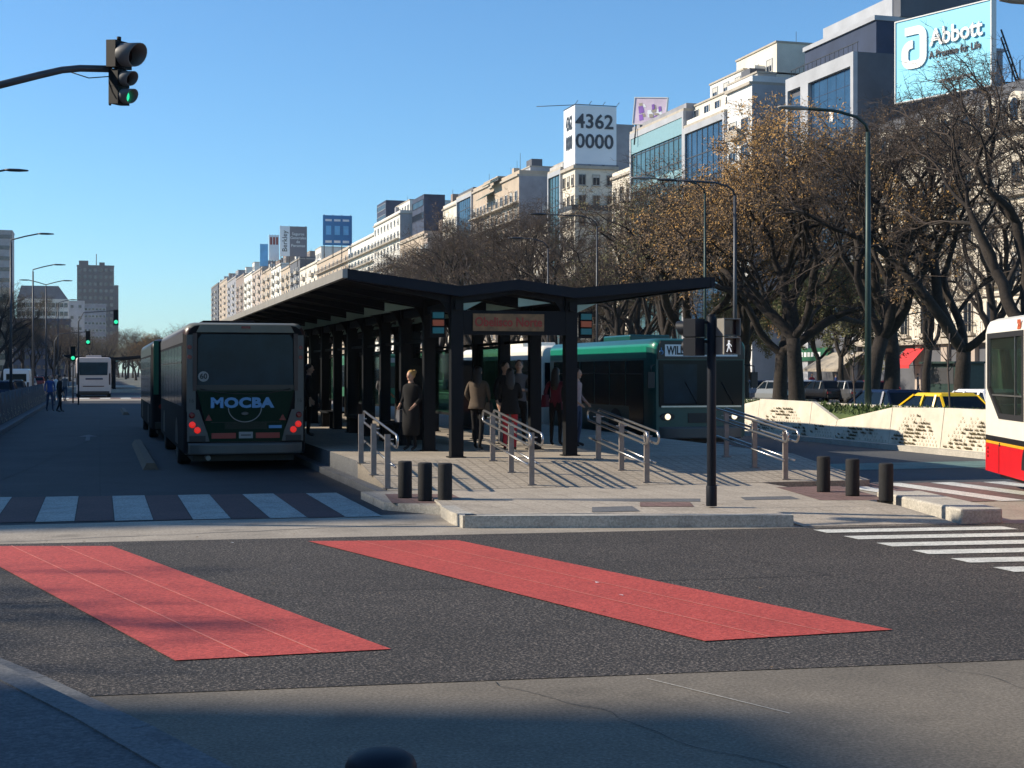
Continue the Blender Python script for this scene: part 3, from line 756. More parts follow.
sig(.0, .20, .38, .45, 'head', 'lens_off'); sig(-.395, .125, .27, .29, 'head', 'lens_off'); sig(-.69, .125, .27, .29, 'head', 'green_lit')
b = MB(); b.tube([S0+Vector((0,0,-.22)), S0+Vector((.0,0,-.17))], .05, 8); b.tube([S0+Vector((0,0,.19)), S0+Vector((0,0,.25))], .03, 8); b.tube([S0+Vector((-.12,0,-.4)),S0+Vector((-.12,0,-.7))],.02,6)
b.tube([S0+Vector((-.65,.1,-.25)), S0+Vector((-.4,.05,-.33)), S0+Vector((-.1,0,-.3))], .008, 5); b.build('bracket', 'black_metal', mast)

# pedestrian signal post on the island
pp = W(711.5, 506, .17)
t = thing('pedestrian_signal', 'dark post with pedestrian signals showing a white walking man', 'pedestrian signal', pp)
dP = pp[1]*CT+pp[0]*ST
zt = zz(318,dP)-.17
b = MB(); b.cyl((0,0), .062, 0, zt+.02, 16); b.cyl((0,0), .074, 0, .28, 16); b.cyl((0,0), .05, zt+.02, zt+.05, 12); b.build('pole', 'dark_blue_metal', t, bevel=.004)
f1 = Vector((.06,-1,0)).normalized(); s1 = Vector((-f1.y,f1.x,0))
c1 = Vector((.17,-.08,0))
for k, (pyc, name) in enumerate(((327.5,'red'),(346,'walk'))):
    zc = zz(pyc, dP)-.17; b = MB(); q = []
    for z in (-.118,.118): q.append([c1+s1*i*.125+f1*j+Vector((0,0,zc+z)) for i, j in ((-1,-.09),(1,-.09),(1,.09),(-1,.09))])
    b.hexa(q[0], q[1], 0)
    # square hood: top, sides
    for (a0, a1, z0, z1) in ((-.125,-.115,-.118,.118),(.115,.125,-.118,.118),(-.115,.115,.106,.118)):
        q = []
        for z in (z0, z1): q.append([c1+s1*i+f1*j+Vector((0,0,zc+z)) for i, j in ((a0,.09),(a1,.09),(a1,.20),(a0,.20))])
        b.hexa(q[0], q[1], 0)
    hd = b.build('signal_head', 'signal_cream', t)
    b = MB(); q = []
    for z in (-.10,.10): q.append([c1+s1*i*.11+f1*j+Vector((0,0,zc+z)) for i, j in ((-1,.092),(1,.092),(1,.097),(-1,.097))])
    b.hexa(q[0], q[1], 0); b.build('lens', 'lens_off', hd)
    if k == 1:
        b = MB(); o_ = c1+f1*.101+Vector((0,0,zc))
        def pt(u_, v_): return o_+s1*u_+Vector((0,0,v_))
        def seg(a, c, w): b.beam(pt(*a), pt(*c), w, .006, 0, up=f1)
        b.tube([pt(0,.062)-f1*.002, pt(0,.062)+f1*.004], .016, 10)
        seg((.0,.045),(-.004,-.01),.026); seg((-.004,-.008),(-.03,-.082),.014); seg((0,-.008),(.022,-.045),.014); seg((.022,-.045),(.036,-.082),.014)
        seg((0,.038),(-.034,.005),.011); seg((0,.038),(.03,.012),.011); seg((.03,.012),(.038,-.01),.010)
        b.build('walking_man', 'white_lit', hd)
# second head, seen from behind
f2 = Vector((-.55,.83,0)).normalized(); s2 = Vector((-f2.y,f2.x,0)); c2 = Vector((-.25,.02,0))
for pyc in (328, 347):
    zc = zz(pyc,dP)-.17; b = MB(); q = []
    for z, kx in ((-.122,1),(.122,1)): q.append([c2+s2*i*.115*kx+f2*j+Vector((0,0,zc+z)) for i, j in ((-1,-.10),(1,-.10),(1,.10),(-1,.10))])
    b.hexa(q[0], q[1], 0); visor(b, c2+f2*.1+Vector((0,0,zc)), .10, .16 if pyc < 340 else .05, f2, 0)
    b.build('signal_head', 'dark_blue_metal', t, bevel=.015)
b = MB(); b.tube([(0,0,zt-.06),(-.2,.02,zt-.06)], .022, 8); b.tube([(0,0,zt-.06),(.17,-.08,zt-.06)], .022, 8); b.tube([(0,0,zt-.32),(-.2,.02,zt-.32)], .022, 8); b.build('bracket', 'black_metal', t)

# distant signals with green lamps
for px, py, Y, lab in ((88,342,104,'distant green traffic light just above the white bus'), (73,358,98,'low distant green traffic light at the left of the white bus'), (116,322,92,'distant green traffic light hung high over the bus lane')):
    X = XY(px, Y); z = ZZ(py, X, Y)
    t = thing('traffic_light', lab, 'traffic light', (X-2.2 if px != 73 else X, Y, .0), 0, 'distant traffic lights with green lamps')
    ox = 2.2 if px != 73 else 0
    b = MB(); b.tube([(0,0,0),(0,0,z),(.3,0,z+.55),(max(ox-.1,.2),0,z+.7)], [.05,.04,.03,.028], 8); b.build('pole', 'pole_grey', t)
    b = MB(); b.box(ox-.15,ox+.15,-.1,.1,z-.2,z+.75); h_ = b.build('signal_head', 'black_metal', t)
    lens(h_, 'lens', (ox,-.102,z), .12, (0,-1,0), 'green_lit')

# ------------------------------------------------------------------ street lamps
def lamp(px, X, ptop, arm_px, label, cat='street lamp', group='street lamps along the avenue', m='pole_grey', r=.075, double=False, curved=True, Y=None):
    Y = Y if Y else YX(px, X); X = XY(px, Y); zt = ZZ(ptop, X, Y)
    t = thing('street_lamp', label, cat, (X, Y, .1), 0, group); z = zt-.1
    b = MB(); b.tube([(0,0,0),(0,0,z*.5),(0,0,z-.5)], [r*1.25,r,r*.75], 10); b.cyl((0,0), r*1.9, 0, .7, 10); b.build('pole', m, t)
    for s in ((1,-1) if double else (1,)):
        dx = (XY(px+arm_px, Y)-X)*s; sg = 1 if dx > 0 else -1
        b = MB()
        if curved: pts = [(0,0,z-.5),(sg*.08,0,z-.3),(sg*.35,0,z-.1),(sg*.9,0,z+.02),(dx*.6,0,z+.04),(dx,0,z+.06)]
        else: pts = [(0,0,z-.55),(0,0,z-.35),(dx*.5,0,z-.12),(dx,0,z+.06)]
        b.tube(pts, r*.55, 8); b.build('arm', m, t)
        b = MB(); b.rings([[(dx+sg*(l), w*math.cos(a_), z+.06+h_*math.sin(a_)) for a_ in [2*PI*k/10 for k in range(10)]] for l, w, h_ in ((-.05,.05,.04),(.15,.13,.06),(.5,.15,.06),(.8,.09,.035),(.85,.03,.02))])
        b.build('lamp_head', 'visor' if m != 'pole_grey' else 'pole_grey', t)
    return t
lamp(1134, 20.5, 13, -98, 'street lamp at the right edge of which only the head shows', m='pole_green', r=.08)
lamp(868, 20.5, 114, -62, 'tall street lamp with curved arm rising behind the planter wall before the golden tree', m='pole_green', r=.08)
lamp(705, 25.0, 182, -55, 'street lamp on a thin green pole beyond the canopy tip', m='pole_green', r=.06)
lamp(735, 26.0, 184, -60, 'street lamp on a grey pole behind the pedestrian signal', r=.085)
lamp(597, 25.5, 217, -52, 'street lamp whose long arm crosses in front of the narrow glass facade', r=.06)
lamp(548, 25.5, 240, -26, 'small distant street lamp in front of the grey party wall', r=.06)
lamp(-32, -5, 170, 38, 'street lamp of which only the head shows at the left edge', curved=False)
lamp(11, -5, 234, 28, 'nearest tall lamp pole on the shaded left median', curved=False)
lamp(33, -4.9, 265, 21, 'second tall lamp pole along the shaded left median', curved=False)
lamp(46, -4.8, 281, 17, 'double armed lamp pole on the left median', curved=False, double=True)
lamp(58, -4.7, 300, 12, 'fourth and smallest lamp pole on the left median', curved=False)
# ------------------------------------------------------------------ buses
def rrect(w, z0, z1, r, rb=.08, n=4):
    """cross-section ring (x,z) of a bus body"""
    p = []
    for cx, cz, rr, a0 in ((w/2-rb, z0+rb, rb, -PI/2), (w/2-r, z1-r, r, 0), (-w/2+r, z1-r, r, PI/2), (-w/2+rb, z0+rb, rb, PI)):
        for k in range(n+1):
            a = a0+PI/2*k/n; p.append((cx+rr*math.cos(a), cz+rr*math.sin(a)))
    return p
def wheel(t, x, y, r=.48, w=.28, name='wheel'):
    wh = MB(); s = 1 if x > 0 else -1
    prof_ = [(r*.62,-w/2),(r*.95,-w/2),(r,-w*.32),(r,w*.32),(r*.95,w/2),(r*.62,w/2)]
    n = 24; rg = [[(x+q, y+rr*math.cos(2*PI*k/n), r+rr*math.sin(2*PI*k/n)) for k in range(n)] for rr, q in prof_]
    wh.rings(rg); o = wh.build('wheel', 'tyre', t)
    b = MB(); b.tube([(x+s*w*.30,y,r),(x+s*w*.42,y,r),(x+s*w*.36,y,r)], [r*.62,r*.3,r*.1], 18); b.build('rim', 'rim', o)
def bus(label, loc, rz, W_=2.5, H=3.0, L=11.0, z0=.32, side='bus_grey', lower=None, upper=None, upz=2.45, rear=None, front=None, group=None, windows=6, lowz=1.15, mats_roof=None, wheels=True, near_detail=True, door_side=1):
    """local frame: rear at y=0, front at y=L, right side +x"""
    t = thing('city_bus', label, 'bus', loc, rz, group)
    b = MB(); lower = lower or side; upper = upper or side
    mats = [side, lower, upper, mats_roof or upper]
    st = [(0.0,.93,.06,.0),(.06,.975,.03,.0),(.22,1,0,0),(L-.45,1,0,0),(L-.14,.985,.02,0),(L,.93,.08,0)]
    base = rrect(W_, z0, H, .22)
    rgs = []
    for y, s, dz, _ in st:
        rgs.append([(x*s, y, (z-z0)*(1-dz/(H-z0))+z0) for x, z in base])
    o0 = len(b.f); b.rings(rgs)
    for i in range(o0, len(b.f)):
        zs = sum(b.v[j][2] for j in b.f[i])/len(b.f[i])
        b.m[i] = 3 if zs > H-.12 else (2 if zs > upz else 0)
    body = b.build('body', mats, t)
    # lower side skirts in their own colour, a few mm proud
    if lower != side:
        for s in (-1,1):
            q = MB(); q.box(s*(W_/2+.001)-.004, s*(W_/2+.001)+.004, .25, L-.5, z0+.08, lowz); q.build('skirt', lower, t)
    if upper != side:
        for s in (-1,1):
            q = MB(); q.box(s*(W_/2+.001)-.004, s*(W_/2+.001)+.004, .22, L-.45, upz, H-.2); q.build('roof_band', upper, t)
    for s in (-1,1):
        a, e = .55, L-.7; n = windows; wl_ = (e-a)/n
        for i in range(n):
            q = MB(); q.box(s*(W_/2+.003)-.006, s*(W_/2+.003)+.006, a+i*wl_+.04, a+(i+1)*wl_-.04, lowz+.15, upz-.06); q.build('window', 'dark_glass', t)
            q = MB(); q.box(s*(W_/2+.008)-.006, s*(W_/2+.008)+.006, a+i*wl_+.06, a+(i+1)*wl_-.06, upz-.42, upz-.39)
            q.build('window_rail', 'black', t)
    for y in (L*.25, L*.68) if False else (2.6, L-2.75):
        for s in (-1,1): 
            wheel(t, s*(W_/2-.15), y)
            q = MB(); n = 14; pts = [(s*(W_/2+.006), y+.6*math.cos(PI*k/n), .46+.56*math.sin(PI*k/n)) for k in range(n+1)]; q.prism(pts, (s*.004,0,0)); q.build('wheel_arch', 'black', t)
    q = MB(); q.box(-W_/2+.2, W_/2-.2, .4, L-.4, .18, z0+.05); q.build('chassis', 'black', t)
    q = MB(); q.box(-.6,.6,L*.35,L*.6,H,H+.18); q.build('roof_unit', side, t, bevel=.04)
    return t
# --- last bus of the queue, seen from behind
bx = 2.84
BY = 29.75
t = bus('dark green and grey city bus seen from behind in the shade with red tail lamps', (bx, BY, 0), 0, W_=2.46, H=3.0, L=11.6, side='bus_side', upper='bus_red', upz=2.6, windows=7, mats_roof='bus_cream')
def rp(x, z, y=-.02): return (x, y, z)
b = MB(); b.prism([rp(-.92,1.62),rp(.92,1.62),rp(.96,1.75),rp(.95,2.66),rp(.88,2.76),rp(-.88,2.76),rp(-.95,2.66),rp(-.96,1.75)], (0,-.02,0)); rw = b.build('rear_window', 'blue_glass', t)
b = MB()
b.tube([(-.9,-.045,1.66),(-.5,-.045,1.58),(0,-.045,1.55),(.5,-.045,1.58),(.9,-.045,1.66)], .012, 6); b.build('window_seal', 'black', rw)
b = MB(); b.prism([rp(-.72,.60),rp(.72,.60),rp(.97,1.64),rp(-.97,1.64)], (0,-.03,0)); pn = b.build('rear_panel', 'bus_green', t)
# louvres and red reflectors
for s in (-1,1):
    b = MB(); b.box(s*.44-.24,s*.44+.24,-.064,-.05,.66,.77); b.build('reflector', 'reflector_red', pn)
    b = MB(); b.prism([(s*.74-.07,-.05,1.02),(s*.74+.07,-.05,1.02),(s*.74,-.05,1.15)], (0,-.012,0)); b.build('reflector', 'tail_off', pn)
b = MB(); b.box(-.14,.14,-.064,-.05,.66,.79); b.build('number_plate', 'visor', pn)
b = MB(); b.box(-.1,.1,-.07,-.064,.715,.735); b.build('plate_letters', 'black', pn)
b = MB(); b.box(.46,.72,-.06,-.05,.86,.92); b.build('sticker', 'letter_blue', pn)
text('MOCBA', 'lettering', .27, 'letter_blue', pn, (-.08,-.056,1.37), FY, .008, bold=.014, sx=1.25, spacing=1.08)
b = MB(); b.tube([(-.02+.33*math.cos(a), -.056, 1.27+.28*math.sin(a)) for a in [PI+PI*k/16 for k in range(17)]], .01, 6); b.build('emblem_ring', 'visor', pn)
b = MB(); b.rings([[(-.02+.08*s_*math.cos(a),-.056-dd,1.16+.035*s_*math.sin(a)) for a in [2*PI*k/12 for k in range(12)]] for s_, dd in ((1,0),(.8,.012))]); b.build('emblem', 'bus_grey', pn)
b = MB()
for z in (1.62,.985,.59): b.box(-.93,.93,-.056,-.051,z-.006,z+.006) if z > 1 else b.box(-.7,.7,-.056,-.051,z-.005,z+.005)
for k in range(7): b.box(-.42,.42,-.058,-.051,.86+k*.022-.3+.29,.868+k*.022-.01)
b.build('panel_gap', 'bus_black', pn)
b = MB(); b.tube([(-.75,.25,.30),(-.75,-.1,.27)], .05, 10); b.build('exhaust_pipe', 'steel', t)
b = MB(); b.prism([rp(-.965,1.60,-.031),rp(.965,1.60,-.031),rp(.97,1.74,-.031),rp(-.97,1.74,-.031)], (0,-.012,0)); b.build('black_band', 'bus_black', t)
# corner columns
for s in (-1,1):
    b = MB(); b.prism([(s*.99,-.0,1.2),(s*1.17,-.0,1.2),(s*1.17,-.0,2.75),(s*1.01,-.0,2.75)], (0,-.03,0)); b.build('corner_trim', 'bus_grey', t)
    b = MB(); b.prism([(s*.975,-.03,1.62),(s*1.05,-.03,1.62),(s*1.05,-.03,2.78),(s*.965,-.03,2.78)], (0,-.02,0)); b.build('trim_stripe', 'bus_red', t)
    b = MB(); b.prism([(s*.70,0,.60),(s*1.16,0,.60),(s*1.16,0,1.24),(s*.93,0,1.24)], (0,-.035,0)); lc = b.build('lamp_cluster', 'bus_grey', t)
    for (x, z, r, m) in ((1.07,1.13,.062,'tail_off'),(1.06,.94,.066,'red_lit'),(.96,.83,.066,'red_lit')):
        b = MB(); b.tube([(s*x,-.034,z),(s*x,-.055,z),(s*x,-.062,z)], [r,r*.95,r*.5], 16); b.build('tail_lamp', m, lc)
    for z in (2.3,2.5):
        b = MB(); b.tube([(s*1.11,-.03,z),(s*1.11,-.05,z)], [.045,.04], 12); b.build('marker_lamp', 'tail_off', t)
    b = MB(); b.box(s*.96-.16,s*.96+.16,-.045,-.034,.6,.72); b.build('fog_recess', 'black', lc)
b = MB(); b.rings([[(-1.2,.1,z),(-1.1,-.07,z),(-.7,-.12,z),(.7,-.12,z),(1.1,-.07,z),(1.2,.1,z)] for z in (.34,.37,.52,.57)]); b.build('bumper', 'bus_grey', t)
b = MB(); b.prism([rp(-.98,2.80),rp(.98,2.80),rp(.9,2.95),rp(-.9,2.95)], (0,-.02,0)); b.build('rear_header', 'bus_cream', t)
b = MB(); b.box(-.09,.09,-.06,-.04,2.88,2.93); b.build('brake_lamp', 'tail_off', t)
b = MB(); b.tube([(-.84,-.041,1.91),(-.84,-.05,1.91)], [.105,.105], 20); st = b.build('speed_sticker', 'visor', t)
text('60', 'lettering', .15, 'black', st, (-.84,-.052,1.91), FY, .002, bold=.004)
text('16', 'lettering', .11, 'black', t, (-1.08,-.033,1.42), FY, .002); text('16', 'lettering', .11, 'black', t, (1.08,-.033,1.42), FY, .002)
# --- the bus in front of it
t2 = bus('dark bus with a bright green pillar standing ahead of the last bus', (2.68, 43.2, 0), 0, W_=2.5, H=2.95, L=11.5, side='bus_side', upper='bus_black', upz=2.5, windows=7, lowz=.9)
b = MB(); b.box(-1.1,1.1,-.03,-.01,1.3,2.75); b.build('rear_window', 'dark_glass', t2)
for s in (-1,1):
    b = MB(); b.box(s*1.12-.07,s*1.12+.07,-.045,-.0,1.35,2.9); b.build('pillar', 'shop_green', t2)
    b = MB(); b.tube([(s*.98,-.01,1.0),(s*.98,-.05,1.0)], [.07,.07], 14); b.build('tail_lamp', 'tail_off', t2)
b = MB(); b.box(-1.15,1.15,-.08,0,.35,.55); b.build('bumper', 'bus_black', t2, bevel=.02)
# --- white bus far up the lane
t3 = bus('distant white bus seen from behind at the next crossing', (XY(93.5,118), 118, 0), 0, W_=2.65, H=3.15, L=9, side='bus_pink', windows=5)
b = MB(); b.prism([rp(-1.05,1.75),rp(1.05,1.75),rp(1.08,2.75),rp(-1.08,2.75)], (0,-.02,0)); b.build('rear_window', 'blue_glass', t3)
b = MB(); b.box(-1.2,1.2,-.06,.0,.32,.5); b.build('bumper', 'bus_black', t3)
b = MB(); b.box(-.6,.7,-.035,-.01,1.4,1.52); b.build('lettering', 'tower_blue', t3)
b = MB(); b.box(-.8,.8,-.035,-.01,.85,.92); b.build('stripe', 'bus_red', t3)
for s in (-1,1):
    b = MB(); b.box(s*1.22-.06,s*1.22+.06,-.04,0,1.0,1.9); b.build('tail_lamp', 'bus_red', t3)
# --- green bus facing the camera
WY = 34.4
t4 = bus('green city bus facing the camera with lit headlamps and a route sign', (14.80, WY+8.9, 0), PI, W_=2.62, H=2.86, L=8.9, side='teal_dark', upper='teal_bus', upz=2.36, windows=6, lowz=.95, mats_roof='teal_dark')
Lf = 8.9
def fp(x, z, y=Lf): return (x, y, z)
b = MB(); b.prism([fp(-1.14,1.12),fp(1.14,1.12),fp(1.16,2.3),fp(-1.16,2.3)], (0,.03,0)); ws = b.build('windscreen', 'dark_glass', t4)
b = MB(); b.prism([fp(.12,1.2,Lf+.031),fp(1.02,1.2,Lf+.031),fp(1.04,2.2,Lf+.031),fp(.12,2.2,Lf+.031)], (0,.006,0)); b.build('pane_left', 'blue_glass', ws).name = 'windscreen_pane'
b = MB(); b.box(-1.1,1.1,Lf+.03,Lf+.06,1.10,1.14); b.build('wiper_sill', 'steel', ws)
for s in (-.9,.1):
    b = MB(); b.tube([(s,Lf+.06,1.16),(s+.35,Lf+.05,1.75)], .01, 5); b.build('wiper', 'black', ws)
b = MB(); b.prism([fp(-1.2,2.33),fp(1.2,2.33),fp(1.12,2.80),fp(-1.12,2.80)], (0,.04,0)); sg = b.build('sign_housing', 'bus_black', t4)
b = MB(); b.box(-1.0,1.0,Lf+.04,Lf+.05,2.40,2.70); b.build('route_sign', 'white', sg)
text('WILDE', 'lettering', .30, 'black', sg, (.64,Lf+.053,2.54), (PI/2,0,PI), .003, bold=.008, sx=.68)
b = MB(); b.box(-.30,.02,Lf+.05,Lf+.056,2.44,2.70); b.build('sign_block', 'black', sg)
text('R', 'lettering', .30, 'black', sg, (-.82,Lf+.053,2.54), (PI/2,0,PI), .003, bold=.008, sx=.7)
b = MB(); b.tube([(1.10+.05*math.cos(a),Lf+.045,2.50+.05*math.sin(a)) for a in [2*PI*k/12 for k in range(10)]], .009, 5); b.tube([(1.10,Lf+.045,2.62),(1.10,Lf+.045,2.52),(1.05,Lf+.045,2.50)], .009, 5); b.build('wheelchair_symbol', 'letter_blue', sg)
b = MB(); b.rings([[fp(-1.2,.3+z_,Lf-.1),fp(-1.1,.3+z_,Lf+.05),fp(-.6,.3+z_,Lf+.09),fp(.6,.3+z_,Lf+.09),fp(1.1,.3+z_,Lf+.05),fp(1.2,.3+z_,Lf-.1)] for z_ in (0,.03,.25,.3)]); b.build('bumper', 'bus_grey', t4)
for s in (-1,1):
    b = MB(); b.rings([[(s*.92+.2*q*math.cos(a),Lf+.0+dd,.86+.1*q*math.sin(a)) for a in [2*PI*k/14 for k in range(14)]] for q, dd in ((1,0),(.95,.04))]); hc = b.build('headlamp_housing', 'black', t4)
    b = MB(); b.tube([(s*.92,Lf+.04,.86),(s*.92,Lf+.065,.86)], [.08,.06], 14); b.build('headlamp', 'head_lit', hc)
    b = MB(); b.tube([(s*1.2,Lf-.1,2.2),(s*1.42,Lf+.15,2.15),(s*1.42,Lf+.15,2.0)], .015, 6); b.box(s*1.42-.09,s*1.42+.09,Lf+.12,Lf+.18,1.6,2.0); b.build('mirror', 'black', t4)
b = MB(); b.box(-.35,.35,Lf+.0,Lf+.02,.7,.95); b.build('grille', 'black', t4)
b = MB(); b.box(1.31-.0,1.31+.012,Lf-1.7,Lf-.65,.36,2.3); b.build('door', 'dark_glass', t4)
# --- white bus behind it and green bus further on
t5 = bus('white roofed bus waiting behind the green city bus', (14.68, 44.0+10.5, 0), PI, W_=2.5, H=2.85, L=10.5, side='bus_white', windows=6, lowz=.9)
b = MB(); b.box(-1.1,1.1,10.5,10.53,1.15,2.3); b.build('windscreen', 'dark_glass', t5)
t6 = bus('green bus far along the right-hand lane seen through the shelter', (14.7, 76+11, 0), PI, W_=2.5, H=2.95, L=11, side='shop_green', windows=6, lowz=1.0)
b = MB(); b.box(-1.1,1.1,11,11.03,1.15,2.3); b.build('windscreen', 'dark_glass', t6)
b = MB(); b.box(-.8,.8,11,11.04,2.5,2.75); b.build('route_sign', 'visor', t6)

# --- white and red bus at the right edge: hollow body with a real cab window
hd = math.radians(21.0)
t7 = thing('city_bus', 'white bus with red skirt and yellow line entering at the right edge', 'bus', (14.82, 22.05, 0), -hd)   # local: front-left corner at 0,0; body to -y, right to +x
Lb, Wb, Hb = 11.0, 2.5, 2.92
def sidepanel(y0, y1, z0, z1, m, name='side_panel', x0=0.0, th=.05): 
    q = MB(); q.box(x0, x0+th, y0, y1, z0, z1); return q.build(name, m, t7)
b = MB()
# left side with a window opening from y=-.22 to -2.55 and lower front corner cut
b.box(0,.05,-Lb,-.10,.92,1.22, 0); b.box(0,.05,-.24,-.10,1.22,2.66,0); b.box(0,.05,-Lb,-2.62,1.22,2.66,0); b.prism([(0,-.10,2.66),(0,-Lb,2.66),(.02,-Lb,2.78),(.02,-.14,2.78)],(.05,0,0))
b.prism([(0,-.24,1.22),(0,-1.05,1.22),(0,-.24,1.72)], (.05,0,0))
# rounded roof edge and roof
b.rings([[(.02,y,2.78),(.07,y,2.87),(.2,y,2.92),(Wb-.2,y,2.92),(Wb-.07,y,2.87),(Wb-.02,y,2.78),(Wb-.2,y,2.74),(.2,y,2.74)] for y in (-.14,-Lb)], smooth=False)
b.box(Wb-.05,Wb,-Lb,-.1,.92,2.78); b.box(.05,Wb-.05,-Lb,-Lb+.05,.4,2.78)
b.build('body', 'bus_white', t7)
b = MB(); b.prism([(.0,-.10,.92),(.0,-.10,2.78),(.02,-.14,2.86),(.02,-.14,2.72),(.05,-.14,.92)],(Wb-.05,0,0)) if False else b.box(.05,Wb-.05,-.16,-.10,.92,1.25); b.box(.05,Wb-.05,-.16,-.10,2.4,2.74); b.build('front_panel', 'bus_white', t7)
b = MB(); b.box(.06,Wb-.06,-.14,-.11,1.25,2.4); b.build('windscreen', M['canopy_glass'], t7)
b = MB(); b.box(-.002,.05,-Lb,-.10,.30,.80); b.box(Wb-.05,Wb+.002,-Lb,-.1,.30,.80); b.box(.05,Wb-.05,-.16,-.08,.3,.8); b.build('skirt', 'bus_bright_red', t7)
b = MB(); b.box(-.003,.05,-Lb,-.10,.78,.92); b.build('black_stripe', 'bus_black', t7)
b = MB(); b.box(-.008,-.0035,-Lb,-.16,.785,.83); b.build('yellow_stripe', 'bus_yellow', t7)
b = MB(); b.box(-.007,-.003,-1.06,-1.045,.31,.78); b.box(-.007,-.003,-.35,-.75+.0,.845,.875); b.build('seam', 'bus_black', t7)
b = MB(); b.box(-.012,-.003,-1.14,-1.08,.76,.82); b.build('latch', 'black', t7)
for k in range(3):
    b = MB(); b.tube([(-.002,-.30,.70-.07*k),(-.015,-.30,.70-.07*k)], .022, 10); b.build('marker_lamp', 'tail_off', t7)
# window frame with the cut corner
outl = [(-.24,1.72),(-.24,2.66),(-2.62,2.66),(-2.62,1.22),(-1.05,1.22)]
inn = [(-.33,1.75),(-.33,2.57),(-2.53,2.57),(-2.53,1.31),(-1.09,1.31)]
b = MB()
for i in range(5):
    j = (i+1)%5; a0, a1, i0, i1 = outl[i], outl[j], inn[i], inn[j]
    b.hexa([(-.012,*a0),(-.012,*a1),(-.012,*i1),(-.012,*i0)], [(.045,*a0),(.045,*a1),(.045,*i1),(.045,*i0)])
wf = b.build('window_frame', 'black_rubber', t7)
b = MB(); b.prism([(.02,y,z) for y, z in inn], (.008,0,0)); b.build('window_pane', M['cab_glass'], wf)
b = MB(); b.box(-.005,.03,-2.53,-.36,1.60,1.625); b.box(-.005,.03,-2.10,-2.07,1.31,2.57); b.box(-.006,.03,-.37,-.345,1.75,2.57); b.build('window_bar', 'steel', wf)
# cab inside
b = MB(); b.box(.2,Wb-.2,-Lb+.2,-.3,.45,.9); b.build('floor', 'interior', t7)
b = MB(); b.box(.5,Wb-.1,-3.0,-2.94,.9,2.7); b.build('cab_partition', 'interior', t7)
b = MB(); b.box(.45,.95,-1.9,-1.4,1.05,1.3); b.box(.45,.95,-1.98,-1.86,1.3,1.95); b.build('driver_seat', 'seat_green', t7, bevel=.04)
b = MB(); b.box(.12,Wb-.2,-.6,-.2,.9,1.45); b.build('dashboard', 'seat_green', t7, bevel=.04)
b = MB(); pts = [(.62+.22*math.cos(a), -.95+.1*math.sin(a), 1.62+.2*math.sin(a)) for a in [2*PI*k/16 for k in range(17)]]; b.tube(pts, .014, 6, 0, True, False); b.tube([(.62,-.95,1.62),(.62,-.6,1.35)], .02, 6); b.build('steering_wheel', 'black', t7)
text('28', 'lettering', .2, 'orange', t7, (-.004,-2.35,2.77-.02), (PI/2,0,-PI/2), .004, bold=.01)
for y in (-3.1, -8.2):
    for x in (.16, Wb-.16):
        wheel(t7, x if x > 1 else x, y)
        if x < 1:
            q = MB(); n = 14; q.prism([(-.004, y+.6*math.cos(PI*k/n), .46+.52*math.sin(PI*k/n)) for k in range(n+1)], (-.004,0,0)); q.build('wheel_arch', 'black', t7)
b = MB(); b.box(.2,Wb-.2,-Lb+.3,-.3,.2,.45); b.build('chassis', 'black', t7)
for k in range(5):
    b = MB(); b.box(-.004,.0+.003,-Lb+.3+k*1.55,-Lb+.3+k*1.55+1.4,1.35,2.6); b.build('window', 'dark_glass', t7)

